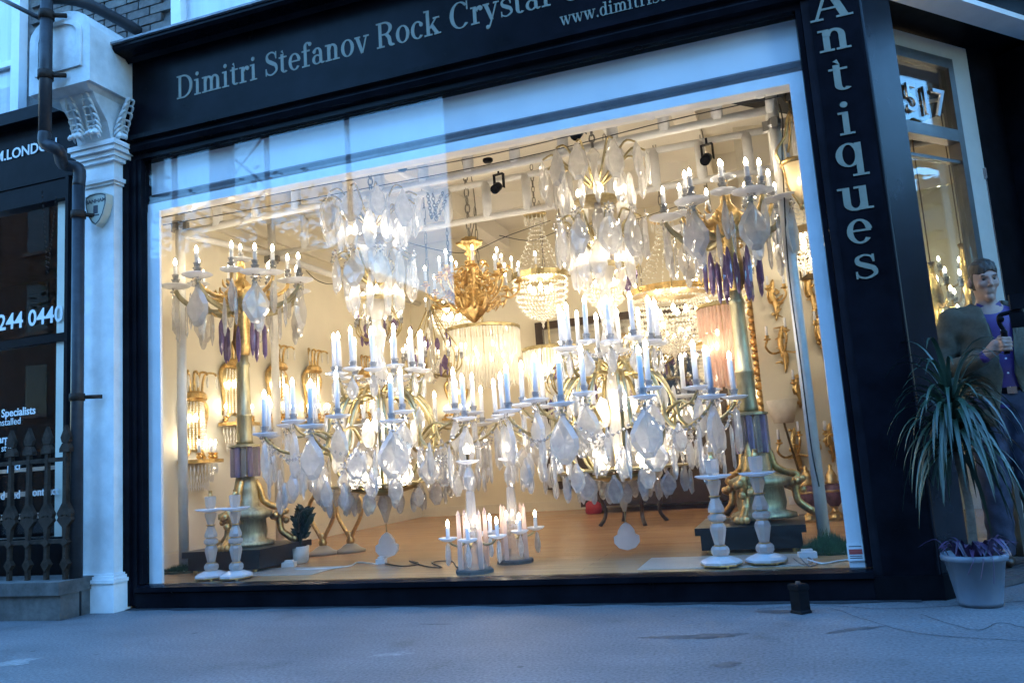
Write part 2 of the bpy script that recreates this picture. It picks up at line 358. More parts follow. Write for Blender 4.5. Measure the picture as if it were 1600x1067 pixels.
GL = {
 'D': ([st(.1, 0, 1), ser(0, .4, 0), ser(0, .4, 1 - TH), s_ring(.36, .5, .52, .5, .165, .06, -90, 90)], .94),
 'i': ([st(.1), ser(0, .36, 0), ser(0, .12, XH - TH), s_dot(.17, .9, .09)], .40),
 'm': ([st(.1), ser(0, .34, 0), ser(0, .12, XH - TH), archp(.355), s_rect(.445, .59, 0, .45), ser(.36, .68, 0), archp(.70), s_rect(.79, .935, 0, .45), ser(.70, 1.03, 0)], 1.07),
 'n': ([st(.1), ser(0, .33, 0), ser(0, .12, XH - TH), archp(.355), s_rect(.445, .59, 0, .45), ser(.37, .69, 0)], .73),
 't': ([s_rect(.1, .245, .15, .78), ser(0, .40, XH - TH), s_stroke([(.245, .78), (.16, .92)], [.01, .1]), s_ring(.29, .17, .19, .18, .145, .06, 180, 320, 10)], .46),
 'r': ([st(.1), ser(0, .36, 0), ser(0, .12, XH - TH), s_ring(.40, .42, .22, .26, .12, .09, 70, 165, 8), s_dot(.44, .57, .09)], .53),
 'S': ([s_stroke(_S, _SW), s_rect(.56, .61, .68, .98), s_rect(.05, .10, .02, .32)], .70),
 's': ([s_stroke([(x * .78, y * .69) for x, y in _S], [w * .85 for w in _SW]), s_rect(.43, .475, .46, .68), s_rect(.04, .085, .01, .22)], .53),
 'e': ([s_ring(.31, .34, .30, .355, .145, .055, 8, 322, 22), s_rect(.13, .575, .335, .39)], .65),
 'f': ([s_rect(.1, .245, 0, .8), ser(0, .38, 0), ser(0, .40, XH - TH), s_ring(.29, .80, .19, .21, .145, .06, 50, 180, 10), s_dot(.42, .90, .085)], .46),
 'a': ([s_rect(.37, .51, .06, .46), s_ring(.28, .45, .23, .235, .14, .055, 0, 150, 10), s_dot(.13, .53, .08), s_ring(.26, .195, .235, .205, .13, .05, 50, 318, 14), s_stroke([(.45, .12), (.5, .03), (.62, .05)], [.1, .08, .04])], .64),
 'o': ([s_ring(.32, .34, .31, .355, .15, .05, 0, 360, 24)], .66),
 'v': ([s_stroke([(.10, .65), (.33, .0)], [.16, .13]), s_stroke([(.54, .65), (.34, .0)], [.06, .06]), ser(-.02, .25, XH - TH), ser(.41, .66, XH - TH)], .65),
 'R': ([st(.1, 0, 1), ser(0, .36, 0), ser(0, .42, 1 - TH), s_ring(.38, .735, .36, .265, .16, .06, -90, 90), s_rect(.2, .42, .47, .53), s_stroke([(.44, .5), (.58, .34), (.64, .08), (.82, .03)], [.12, .16, .15, .05])], .86),
 'c': ([s_ring(.31, .34, .30, .355, .15, .055, 48, 318, 20), s_dot(.48, .53, .085)], .58),
 'k': ([st(.1, 0, 1), ser(0, .35, 0), ser(0, .12, 1 - TH), s_stroke([(.22, .26), (.54, .64)], [.06, .06]), s_stroke([(.33, .40), (.58, .03)], [.15, .15]), ser(.41, .70, XH - TH), ser(.44, .74, 0)], .76),
 'C': ([s_ring(.47, .5, .45, .52, .17, .05, 42, 318, 26), s_rect(.76, .815, .66, 1.0)], .90),
 'y': ([s_stroke([(.10, .65), (.34, .02)], [.16, .13]), s_stroke([(.55, .65), (.32, .02), (.2, -.24)], [.06, .06, .07]), s_dot(.14, -.22, .08), ser(-.02, .25, XH - TH), ser(.42, .67, XH - TH)], .66),
 'l': ([st(.1, 0, 1), ser(0, .36, 0), ser(0, .12, 1 - TH)], .40),
 'w': ([s_stroke([(.10, .65), (.30, .0)], [.15, .12]), s_stroke([(.45, .62), (.31, .0)], [.06, .06]), s_stroke([(.44, .65), (.64, .0)], [.15, .12]), s_stroke([(.84, .65), (.65, .0)], [.06, .06]), ser(-.02, .24, XH - TH), ser(.34, .56, XH - TH), ser(.72, .95, XH - TH)], .95),
 '.': ([s_dot(.12, .08, .08)], .27),
 'd': ([s_ring(.29, .34, .28, .355, .145, .05, 0, 360, 22), s_rect(.43, .57, 0, 1), ser(.32, .45, 1 - TH), ser(.55, .68, 0)], .70),
 'A': ([s_stroke([(.42, 1.0), (.11, .02)], [.07, .07]), s_stroke([(.42, 1.0), (.74, .02)], [.16, .17]), s_rect(.22, .62, .3, .36), ser(-.02, .27, 0), ser(.55, .92, 0)], .9),
 'q': ([s_ring(.29, .34, .28, .355, .145, .05, 0, 360, 22), s_rect(.43, .57, -.3, .67), ser(.33, .68, -.3)], .70),
 'u': ([s_rect(.1, .245, .2, XH), s_ring(.335, .22, .235, .235, .145, .075, 180, 350, 12), s_rect(.43, .575, 0, XH), ser(0, .12, XH - TH), ser(.33, .45, XH - TH), ser(.55, .68, 0)], .72),
}
def glyph_mesh(ch, h, sx=1.0):
    def mk():
        b = MB()
        for k, (Lf, Rt) in enumerate(GL[ch][0]):
            n = len(Lf); y = -.0025 - .00025 * k; vs = []
            for p in Lf + Rt: vs.append((p[0] * h * sx, y, p[1] * h))
            for p in Lf + Rt: vs.append((p[0] * h * sx, .001, p[1] * h))
            fs = []
            for i in range(n - 1):
                fs += [(i, i + 1, n + i + 1, n + i), (i, 2 * n + i, 2 * n + i + 1, i + 1), (n + i, n + i + 1, 3 * n + i + 1, 3 * n + i)]
            fs += [(0, n, 3 * n, 2 * n), (n - 1, 3 * n - 1, 4 * n - 1, 2 * n - 1)]
            b.add(vs, fs)
        return b.mesh('letter', 'gold_letter')
    return cached(('glyph', ch, round(h, 4), round(sx, 4)), mk)
def serif_line(text, h, x0, x1, y, z, parent):
    wsum = sum(GL[c][1] + .03 if c != ' ' else .34 for c in text); sx = (x1 - x0) / (wsum * h); x = x0
    for c in text:
        if c == ' ': x += .34 * h * sx; continue
        obj('letter', glyph_mesh(c, h, sx), parent, (x, y, z)); x += (GL[c][1] + .03) * h * sx

# ================================================================== SETTING
FL = .13                                        # display floor height
struct(build(MB().box(-60, 60, -70, 60, -.3, 0), 'pavement', 'pavement'))
b = MB()
_w = [(-4.42 + i * .12, -.055 - .02 * math.sin(i * 1.7) - .03 * max(0, math.sin(i * .22)) - random.random() * .012) for i in range(42)]
b.add([(x, y, .004) for x, y in _w] + [(x, .0, .004) for x, y in _w], [(i, i + 1, 43 + i - 0, 42 + i) for i in range(41)])
pm('tar', (.035, .035, .04), .6, var=.4, scale=14, bump=.4)
struct(build(b, 'tar_strip', 'tar'))
pm('stain', (.065, .063, .066), .6, var=.4, scale=16); pm('paint_mark', (.22, .22, .218), .7, var=.35, scale=30)
def blot(name, mat, px, py, w, d, rz, seed):
    c = onZ(px, py, 0); rr = random.Random(seed); n = 26; b = MB(); vs = [(c.x, c.y, .0014)]
    ph = [rr.random() * 6 for _ in range(4)]
    for i in range(n):
        a = 2 * math.pi * i / n; r = 1 + .22 * math.sin(2 * a + ph[0]) + .18 * math.sin(3 * a + ph[1]) + .12 * math.sin(7 * a + ph[2]) + rr.uniform(-.08, .08)
        x = w * r * math.cos(a); y = d * r * math.sin(a)
        vs.append((c.x + x * math.cos(rz) - y * math.sin(rz), c.y + x * math.sin(rz) + y * math.cos(rz), .0014))
    b.add(vs, [(0, 1 + i, 1 + (i + 1) % n) for i in range(n)]); return struct(build(b, name, mat))
blot('pavement_stain', 'stain', 1090, 994, .18, .05, .1, 1); blot('pavement_stain', 'stain', 1135, 1038, .055, .035, .3, 2)
blot('pavement_stain', 'stain', 1335, 983, .10, .03, .5, 3); blot('pavement_stain', 'stain', 1225, 955, .11, .05, .1, 4)
blot('pavement_stain', 'stain', 680, 975, .08, .015, 0, 7)
blot('paint_mark', 'paint_mark', 612, 1022, .10, .03, .5, 5); blot('paint_mark', 'paint_mark', 20, 1035, .13, .06, .5, 6)
b = MB()
for pts in ([(1180, 952), (1280, 945), (1400, 951), (1600, 938)], [(1300, 948), (1420, 985), (1600, 1000)], [(1440, 958), (1520, 985), (1560, 972), (1600, 978)]):
    P = smooth_pts([onZ(x, y, .003) + Vector((random.uniform(-.01, .01), random.uniform(-.02, .02), 0)) for x, y in pts], 8)
    b.tube([p + Vector((random.uniform(-.006, .006), random.uniform(-.006, .006), 0)) for p in P], .0022, 4, .3)
struct(build(b, 'pavement_crack', 'tar'))

# ---- interior shell
_fp = [(-5.0, .065), (.62, .065), (.70, .55), (.77, .735), (2.19, 2.24), (2.6, 2.24), (2.6, 6.0), (-5.0, 6.0)]
struct(build(MB().add([(x, y, z) for z in (.004, FL) for x, y in _fp], [tuple(range(7, -1, -1)), tuple(range(8, 16))] + [(i, (i + 1) % 8, 8 + (i + 1) % 8, 8 + i) for i in range(8)]), 'shop_floor', 'wood_floor'))
struct(build(MB().box(-5.2, 2.8, .4, 6.2, 3.95, 4.15), 'shop_ceiling', 'ceiling'))
lw_ = struct(build(MB().box(-5.15, -4.95, .065, 6.0, FL, 3.95), 'wall_left', 'cream_wall'))
build(MB().box(-4.95, -4.93, .07, 6.0, FL, FL + .12).box(-4.95, -4.90, .07, 6.0, 3.25, 3.33).box(-4.95, -4.92, .07, 6.0, 3.15, 3.19), 'skirting', 'skirting', lw_)
build(MB().box(-4.9498, -4.945, .2, 6, .26, .275), 'dado_rail', 'skirting', lw_)
wb = struct(build(MB().box(-5.0, -.25, 5.8, 6.0, FL, 3.95), 'wall_back', 'cream_wall'))
build(MB().box(-4.9, -.3, 5.78, 5.80, FL, FL + .12), 'skirting', 'skirting', wb)
wr = struct(build(MB().add([(x, y, z) for z in (FL, 3.95) for x, y in ((-.22, 3.05), (2.6, 3.75), (2.6, 3.95), (-.10, 3.30), (-.10, 6.0), (-.22, 6.0))],
     [(0, 1, 7, 6), (1, 2, 8, 7), (2, 3, 9, 8), (3, 4, 10, 9), (4, 5, 11, 10), (5, 0, 6, 11), (6, 7, 8, 9), (6, 9, 10, 11), (3, 2, 1, 0), (5, 4, 3, 0)]), 'wall_right', 'cream_wall'))
def rwall(x): return 3.05 + (x + .22) * .2482     # y of right display wall at x
b = MB(); b.add([(x, rwall(x) - o, z) for z in (FL, FL + .13) for x, o in ((-.2, .022), (2.5, .022), (2.5, .001), (-.2, .001))],
                [(0, 1, 5, 4), (1, 2, 6, 5), (2, 3, 7, 6), (3, 0, 4, 7), (4, 5, 6, 7)])
build(b, 'skirting', 'skirting', wr)
struct(build(MB().box(2.6, 2.8, 1.4, 4.0, FL, 3.95), 'wall_side', 'cream_wall'))
wh = struct(build(MB().box(-4.95, .62, .14, .20, 2.80, 3.95).box(-4.95, -4.32, .07, .139, FL, 3.9), 'window_header', 'ceiling'))
for i in range(7):
    x = -4.0 + i * .64 + (.2 if i > 3 else 0)
    s_ = build(MB().lathe([(.018, -.004), (.018, .0)], 12), 'downlight', 'spot', wh, loc=(x, .17, 2.797))
    build(MB().lathe([(.019, -.005), (.028, -.003), (.028, .0)], 12), 'rim', 'truss_white', s_)
# ceiling beams
for y in (1.7, 3.0, 4.4):
    o = struct(build(MB().box(-4.9, 2.5, y - .12, y + .12, 3.75, 3.95), 'ceiling_beam', 'ceiling'))
o = struct(build(MB().box(-3.6, -3.4, .45, 5.8, 3.70, 3.945), 'ceiling_beam', 'ceiling'))
o = struct(build(MB().box(-.7, -.5, .45, 5.8, 3.70, 3.945), 'ceiling_beam', 'ceiling'))

# ---- shopfront
sf = thing('shopfront', 'glossy black shopfront with gold serif lettering and large lit display window', 'shopfront', (-2, 0, 0))
def sfp(mb, name, mat, parent=None, smooth=False): 
    mb.xf(Matrix.Translation((2, 0, 0))) if parent is None else None
    return build(mb, name, mat, parent or sf, smooth)
fas = sfp(MB().box(-4.40, .60, -.03, .138, 3.335, 3.92), 'fascia', 'black_gloss')
sfp(MB().profile_x([(.13, 3.18), (-.005, 3.18), (-.005, 3.215), (-.045, 3.225), (-.06, 3.26), (-.055, 3.29), (-.09, 3.30), (-.09, 3.332), (.13, 3.332)], -4.42, .60), 'fascia_moulding', 'black_gloss')
sfp(MB().profile_x([(.13, 3.922), (-.05, 3.922), (-.07, 3.90), (-.10, 3.925), (-.20, 3.93), (-.22, 3.95), (-.22, 3.975), (.13, 3.975)], -4.46, .74), 'cornice', 'black_gloss')
sfp(MB().box(-4.48, .76, -.24, .13, 3.977, 3.992), 'lead_flashing', 'lead')
for k, args in enumerate((('Dimitri Stefanov Rock Crystal C', .176, -3.93, -.90, 3.553), ('www.dimitristefan', .085, -1.06, -.22, 3.405))):
    serif_line(args[0], args[1], args[2] + 2, args[3] + 2, -.031, args[4], sf)
# window frame: black surround
sfp(MB().box(-4.42, -4.365, -.04, .13, .02, 3.178).box(-4.365, -4.32, -.02, .13, .02, 3.178).box(-4.32, -4.283, -.005, .13, .16, 3.178), 'window_surround', 'black_gloss')
sfp(MB().box(.272, .30, -.005, .13, .16, 3.178), 'window_surround', 'black_gloss')
sfp(MB().profile_x([(.06, .0), (-.03, .0), (-.03, .10), (-.05, .112), (-.05, .142), (.0, .152), (.06, .152)], -4.32, .30), 'stall_riser', 'black_gloss')
sfp(MB().box(-4.2825, -4.175, .055, .075, .153, 2.79), 'window_stile', 'frame_white')
sfp(MB().box(.198, .2715, .055, .075, .153, 2.79), 'window_stile', 'frame_white')
sfp(MB().box(-4.2825, .2715, .10, .138, 2.93, 3.179), 'pelmet_panel', 'pelmet_white')
sfp(MB().profile_x([(.138, 2.852), (.075, 2.852), (.07, 2.87), (.085, 2.89), (.07, 2.91), (.085, 2.928), (.138, 2.928)], -4.2825, .2715), 'transom_bar', 'steel')
sfp(MB().box(-4.2825, .2715, .06, .139, 2.79, 2.8515), 'window_head', 'frame_white')
sfp(MB().box(-4.2815, .2705, .036, .044, .1535, 3.1785), 'window_pane', 'glass')
# small notice sticker inside the pane
stk = build(MB().box(-.04, .04, 0, .0015, -.045, .045), 'notice_sticker', 'plastic_white', loc=onY(1337, 862, .046))
tag(stk, 'small white and red paper notice stuck inside the window corner', 'notice')
build(MB().box(-.032, .032, -.0008, -.0002, -.012, .014), 'red_band', 'sticker_red', stk)
for z in (.026, -.022, -.032): build(MB().box(-.03, .03, -.0006, -.0002, z, z + .004), 'print_line', 'ink', stk)
# corner pillar and splayed entrance
DV = Vector((.687, .727, 0)).normalized(); NV = Vector((-DV.y, DV.x, 0)); DA = math.atan2(DV.y, DV.x)
def ppoly(pts, z0, z1):
    n = len(pts); return MB().add([(x, y, z) for z in (z0, z1) for x, y in pts],
        [tuple(range(n - 1, -1, -1)), tuple(range(n, 2 * n))] + [(i, (i + 1) % n, n + (i + 1) % n, n + i) for i in range(n)])
pil = thing('corner_pillar', 'black corner pillar with vertical gold serif lettering beside the entrance', 'pillar', (.45, .05, 0))
def plp(mb, name, mat): return build(mb.xf(Matrix.Translation((-.45, -.05, 0))), name, mat, pil)
plp(ppoly([(.302, -.02), (.60, -.02), (.775, .185), (.72, .34), (.302, .138)], 0.0, 3.334), 'shaft', 'pillar_black')
plp(ppoly([(.345, -.028), (.585, -.028), (.585, -.0195), (.345, -.0195)], .12, 3.30), 'face_panel', 'black_gloss')
plp(ppoly([(.30, -.035), (.61, -.035), (.80, .18), (.76, .2), (.6, -.015), (.30, -.015)], 0.0, .12), 'plinth', 'black_satin')
plp(MB().tube([(.603, -.022, .0), (.603, -.022, 3.33)], .007, 6), 'edge_bead', 'pillar_black')
for ch, (px0, py0, px1, py1), hh in (('A', (1267, 30, 1330, 30), 1.0), ('n', (1281, 82, 1331, 76), XH), ('t', (1298, 143, 1330, 140), .9), ('i', (1313, 213, 1337, 208), .98), ('q', (1307, 262, 1356, 258), XH),
                                ('u', (1312, 331, 1366, 326), XH), ('e', (1325, 382, 1366, 378), XH), ('s', (1336, 438, 1371, 433), XH)):
    a = onY(px0, py0, -.03); c = onY(px1, py1, -.03); h = .187
    sx = (c.x - a.x) / ((GL[ch][1] - .04) * h)
    obj('letter', glyph_mesh(ch, h, max(.8, min(1.6, sx))), pil, (a.x - .45, -.03 - .05, (a.z + c.z) / 2))
ent = thing('entrance_surround', 'dark recessed entrance surround with black fascia beside the corner pillar', 'entrance', (.62, 0, 0), DA)
build(MB().box(.02, 2.6, -.03, .12, 3.335, 3.92).box(.02, 2.6, -.16, .12, 3.922, 3.985), 'fascia', 'black_gloss', ent)
build(MB().box(.02, 2.6, -.05, .11, 3.30, 3.334), 'fascia_moulding', 'frame_white', ent)
build(MB().box(.14, 2.4, .121, 1.6, 3.34, 3.5), 'soffit', 'black_satin', ent)
build(MB().box(1.76, 2.0, -.01, .70, 0, 3.299).box(2.0, 2.6, .05, .70, 0, 3.299), 'side_pier', 'pillar_black', ent)
deck = struct(build(MB().box(.10, 1.75, -.02, .60, .004, .03), 'doorway_floor', 'deck', loc=(.62, 0, 0), rot=(0, 0, DA)))
for i in range(9):
    build(MB().box(.16, 1.70, 0, .045, .0305, .042), 'slat', 'deck', deck, loc=(0, .03 + i * .058, 0))
DP = Vector((.8, .7, 0))
dr = thing('door_frame', 'grey door frame with dark metal transom and house number above the entrance', 'door frame', DP, DA)
build(MB().box(-.25, .62, -.02, .06, 3.19, 3.30).box(.62, .80, -.02, .06, .03, 3.30), 'outer_frame', 'door_frame', dr)
build(MB().box(.801, 1.75, -.01, .08, .03, 3.34), 'black_panel', 'black_satin', dr)
build(MB().box(.565, .619, -.03, .05, .03, 3.189).box(-.25, .565, -.03, .05, 3.12, 3.189), 'metal_frame', 'door_metal', dr)
build(MB().box(-.25, .564, -.03, .05, 2.62, 2.70).box(-.25, .564, -.015, .03, 2.48, 2.50), 'transom_bar', 'door_metal', dr)
build(MB().box(-.25, .5645, .0, .008, 2.701, 3.119), 'transom_pane', 'glass_door', dr)
build(MB().box(-.25, .5645, .004, .012, .04, 2.479), 'side_pane', 'glass_door', dr)
for k, dgt in enumerate('517'):
    sans(dgt, .27, 'steel', dr, Matrix.Translation((.10 + k * .135, -.012, 2.775 - .0 * k)) @ FACE_Y, .008, 'numeral')
dl = thing('glass_door', 'open frameless glass door leaf with chrome patch fitting beside the man', 'door', DP + DV * .80 - NV * .02, DA - R_(62))
build(MB().box(-.80, .0, -.005, .005, .06, 2.42), 'leaf', 'glass_door', dl)
build(MB().box(-.16, .01, -.02, .02, 2.40, 2.47), 'patch_fitting', 'chrome', dl)
build(MB().box(-.005, .004, -.0065, .0065, .07, 2.40), 'glass_edge', 'chrome', dl)
build(MB().tube([(-.12, -.05, .9), (-.12, -.05, 1.4)], .012, 8).tube([(-.12, 0, .95), (-.12, -.05, .95)], .008).tube([(-.12, 0, 1.35), (-.12, -.05, 1.35)], .008), 'pull_handle', 'chrome', dl)

# ---- upper storey
up = thing('brick_house_front', 'dark stock brick upper wall with white sash windows above the shop', 'building', (-4.6, .2, 0))
def upp(mb, name, mat, parent=None): return build(mb.xf(Matrix.Translation((4.6, -.2, 0))) if parent is None else mb, name, mat, parent or up)
upp(MB().box(-12, 6, .20, .5, 3.95, 14).box(-12, -5.2, .2, .5, 3.3, 3.95), 'wall_core', 'mortar')
bx = {k: MB().box(0, .215, -.028, 0, 0, .065).mesh('brick', m) for k, m in enumerate(('brick', 'brick2'))}
wl = (-7.2, onY(42, 60, .19).x); wr_ = (onY(277, 20, .19).x, -2.2)
for r in range(15):
    for c in range(22):
        x = -6.6 + c * .225 + (.1125 if r % 2 else 0); z = 3.98 + r * .075
        if x + .215 > wr_[0] or x < wl[1]: continue
        o = obj('brick', bx[random.randrange(2)], up, (x + 4.6, .199 - .2 + random.uniform(-.003, .003), z)); o.scale = (random.uniform(.97, 1), 1, 1)
for (x0, x1, z0) in ((*wl, 3.70), (*wr_, 4.05)):
    fr = upp(MB().box(x0, x0 + .09, .12, .199, z0, 6).box(x1 - .09, x1, .12, .199, z0, 6).box(x0 + .09, x1 - .09, .12, .199, z0, z0 + .12), 'sash_frame', 'frame_white')
    upp(MB().box(x0 + .09, x1 - .09, .175, .18, z0 + .12, 6), 'pane', 'glass')
    upp(MB().box(x0 + .09, x1 - .09, .188, .198, z0 + .12, 6), 'curtain', 'white_curtain')
    upp(MB().box(x0 + .09, x1 - .09, .14, .174, z0 + .62, z0 + .67), 'glazing_bar', 'frame_white')
    upp(MB().box(x0 - .05, x1 + .05, .05, .199, z0 - .08, z0 - .001), 'sill', 'stone')

# ---- white pilaster
pa = thing('pilaster', 'white painted pilaster with acanthus corbel and console block', 'pilaster', (-4.55, 0, 0))
def pap(mb, name, mat='old_white_paint', smooth=False): return build(mb.xf(Matrix.Translation((4.55, 0, 0))), name, mat, pa, smooth)
def rings(prof, x0, x1):      # stacked boxes (z0,z1,out)
    m = MB()
    for z0, z1, o in prof: m.box(x0 - o, x1 + o, -.12 - o, .04, z0, z1)
    return m
pap(rings([(0, .19, .04), (.191, .215, .05), (.216, .235, .035), (.236, .25, .02)], -4.68, -4.42), 'base', 'white_paint')
pap(rings([(.2505, 2.98, 0)], -4.68, -4.42), 'shaft', 'white_paint')
pap(rings([(2.981, 3.0, .015), (3.0005, 3.03, .03), (3.0305, 3.15, .004), (3.1505, 3.18, .03), (3.1805, 3.215, .045), (3.2155, 3.25, .07), (3.2505, 3.285, .085)], -4.68, -4.42), 'capital', 'white_paint')
XL, XR = onY(45, 150, -.42).x, onY(140, 125, -.42).x; ZB = onY(140, 125, -.42).z; ZT = onY(105, 17, -.42).z
pap(MB().add([(x, y, z) for x in (-4.71, -4.40) for y, z in ((-.16, 3.286), (-.20, 3.42), (-.30, 3.54), (-.33, ZB - .03), (.04, ZB - .03), (.04, 3.286))],
    [(0, 1, 2, 3, 4, 5), (11, 10, 9, 8, 7, 6)] + [(i, 6 + i, 6 + (i + 1) % 6, (i + 1) % 6) for i in range(6)]), 'corbel')
pap(MB().add([(x, y, z) for z, o in ((ZB - .0295, .0), (ZB, .06)) for x, y in ((-4.74 - o, -.36 - o), (-4.40 + o * .5, -.36 - o), (-4.40 + o * .5, .04), (-4.74 - o, .04))],
    [(3, 2, 1, 0), (4, 5, 6, 7), (0, 1, 5, 4), (1, 2, 6, 5), (2, 3, 7, 6), (3, 0, 4, 7)]), 'block_ledge')
def arch_poly(x0, x1, z0, z1, rise, n=10):
    cx = (x0 + x1) / 2; w = (x1 - x0) / 2
    return [(x0, z0), (x1, z0)] + [(cx + w * math.cos(math.pi * i / n), z1 - rise + rise * math.sin(math.pi * i / n)) for i in range(n + 1)]
pap(MB().prism(arch_poly(XL, XR, ZB + .0005, ZT, .16), -.42, .19), 'console_block')
w_ = XR - XL
ring_o = arch_poly(XL + .07, XR - .07, ZB + .12, ZT - .07, .11); ring_i = arch_poly(XL + .10, XR - .10, ZB + .15, ZT - .10, .10)
m = MB(); n = len(ring_o)
m.add([(x, -.421, z) for x, z in ring_o] + [(x, -.437, z) for x, z in ring_o] + [(x, -.437, z) for x, z in ring_i] + [(x, -.421, z) for x, z in ring_i],
      [(k * n + i, k * n + (i + 1) % n, (k + 1) * n + (i + 1) % n, (k + 1) * n + i) for k in range(3) for i in range(n)])
pap(m, 'panel_moulding')
def acanthus():
    m = MB(); rr = random.Random(3)
    Q = smooth_pts([(0, -.115, .30), (0, -.085, .22), (0, -.045, .12), (0, -.03, .05), (0, -.055, .01)], 4)
    m.tube(Q, [.012 + .006 * i / len(Q) for i in range(len(Q))], 7)
    for k in range(8):
        p = Q[1 + k * 2 - (k > 6)]
        for s in (-1, 1):
            w = .034 + .022 * math.sin(k / 7 * math.pi); tip = p + Vector((s * w, .012, -.055)); mid = p + Vector((s * w * .75, -.018, -.008))
            m.tube(smooth_pts([p, mid, tip], 4), [.007, .010, .013, .015, .016, .015, .012, .008, .002], 6, .55)
    for k in range(7): m.ball((-.048 + k * .016, -.065 - .012 * math.sin(k / 6 * 3.14), .0 + .006 * (k % 2)), .016, 7, 5)
    return m.mesh('acanthus_leaf', 'old_white_paint', True)
am = acanthus()
for x in (-4.63, -4.48): obj('acanthus_leaf', am, pa, (x + 4.55, -.20, 3.32))
obj('acanthus_leaf', am, pa, (-4.40 + 4.55 - .01, -.1, 3.32), (0, 0, R_(90)))
# alarm box
ab = thing('alarm_box', 'pale shield shaped burglar alarm box with dark lettering on the pilaster', 'alarm box', onY(160, 330, -.125))
ab.scale = (1.12, 1, 1)
sh = [(-.085, .10), (-.05, .115), (0, .12), (.05, .115), (.085, .10), (.085, .03), (.06, -.05), (.03, -.10), (0, -.125), (-.03, -.10), (-.06, -.05), (-.085, .03)]
build(MB().prism(sh, -.06, 0), 'case', 'alarm', ab)
m = MB(); n = len(sh); m.add([(x * .93, -.0605, z * .93) for x, z in sh] + [(x * .87, -.0605, z * .87) for x, z in sh] + [(x * .93, -.063, z * .93) for x, z in sh] + [(x * .87, -.063, z * .87) for x, z in sh],
      [(i, (i + 1) % n, n + (i + 1) % n, n + i) for i in range(n)] + [(2 * n + i, 2 * n + (i + 1) % n, 3 * n + (i + 1) % n, 3 * n + i) for i in range(n)] + [(i, (i + 1) % n, 2 * n + (i + 1) % n, 2 * n + i) for i in range(n)])
build(m, 'border', 'ink', ab)
sans('BANHAM', .040, 'ink', ab, Matrix.Translation((0, -.061, .045)) @ FACE_Y, .001, 'lettering', 'CENTER', bold=.0006)
build(MB().box(-.018, .018, -.062, -.0602, -.035, .025).box(-.028, .028, -.062, -.0602, -.052, -.042), 'emblem', 'ink', ab)
# downpipe
dp = thing('downpipe', 'dark cast iron downpipe bending round the white pilaster', 'drainpipe', (-4.75, -.25, 0))
def dpp(mb, name, mat='pipe', smooth=True): return build(mb.xf(Matrix.Translation((4.75, .25, 0))), name, mat, dp, smooth)
pu = onY(80, 4, -.50); pv = onY(70, 225, -.50); q0 = onY(123, 270, -.24); q1 = Vector((q0.x, -.24, .0))
dpp(MB().tube([Vector((pv.x, -.5, pu.z + .02)), Vector((pv.x, -.5, pv.z + .08))], .042, 12), 'upper_pipe')
dpp(MB().tube(smooth_pts([Vector((pv.x, -.5, pv.z + .08)), Vector((pv.x + .005, -.5, pv.z)), Vector((pv.x + .08, -.46, pv.z - .05)), q0 + Vector((-.09, -.05, .06)), q0 + Vector((0, 0, .03)), q0 + Vector((0, 0, -.10))], 5), .042, 12), 'swan_neck')
dpp(MB().tube([q0 + Vector((0, 0, -.10)), q1], .042, 12), 'lower_pipe')
dpp(MB().tube(smooth_pts([(pv.x, -.5, pu.z), (pv.x, -.48, pu.z + .05), (pv.x + .15, -.3, pu.z + .07), (pv.x + .2, .15, pu.z + .07)], 4), .042, 10), 'top_bend')
for z in (pv.z + .5, pv.z + .95): dpp(MB().tube([(pv.x, -.5, z - .03), (pv.x, -.5, z + .03)], .052, 12).tube([(pv.x + .02, -.495, z), (pv.x + .12, -.44, z)], .016, 6), 'pipe_bracket', 'iron')
for z in (2.75, 1.45): dpp(MB().tube([(q0.x, -.24, z - .025), (q0.x, -.24, z + .025)], .051, 12).tube([(q0.x + .02, -.235, z), (q0.x + .12, -.14, z)], .015, 6), 'pipe_bracket', 'iron')
p0 = onY(-40, -22, -.5); p1 = onY(72, 34, -.5)
dpp(MB().tube([p0, p1], .016, 8), 'branch_pipe')
# cctv at the cornice end
cc = thing('security_camera', 'small dark round fitting at the left end of the cornice', 'camera', onY(153, 95, -.22))
build(MB().lathe([(.0, -.06), (.055, -.05), (.06, .03), (.045, .05), (.03, .05), (.028, .035), (0, .035)], 16).xf(Matrix.Rotation(R_(75), 4, 'X') @ Matrix.Rotation(R_(20), 4, 'Y')), 'housing', 'black_satin', cc, True)
build(MB().tube([(0, .03, .02), (-.01, .2, .06)], .015, 6), 'bracket', 'black_satin', cc)

# ---- neighbouring shop on the left
nb = thing('neighbour_shopfront', 'dark neighbouring shopfront with white window lettering left of the pilaster', 'shopfront', (-5.6, .05, 0))
def nbp(mb, name, mat, smooth=False): return build(mb.xf(Matrix.Translation((5.6, -.05, 0))), name, mat, nb, smooth)
nbp(MB().box(-9, -4.90, .0, .2, 3.18, 3.66), 'fascia', 'black_satin')
nbp(MB().box(-9, -4.86, -.1, .2, 3.661, 3.76), 'cornice', 'black_satin')
nbp(MB().box(-4.985, -4.955, -.02, .15, 0, 3.179), 'stile', 'black_satin')
nbp(MB().box(-4.9545, -4.685, .02, .15, 0, 3.2), 'reveal_pier', 'white_paint')
nbp(MB().box(-9, -4.986, .01, .12, 3.02, 3.179), 'head', 'black_satin')
nbp(MB().box(-9, -4.986, .04, .10, 1.93, 1.99), 'transom', 'black_satin')
nbp(MB().box(-9, -4.986, .0, .15, .01, .50), 'stall_riser', 'black_satin')
nbp(MB().box(-9, -4.986, .06, .066, .501, 1.929), 'lower_pane', 'glass'); nbp(MB().box(-9, -4.986, .06, .066, 1.991, 3.019), 'upper_pane', 'glass')
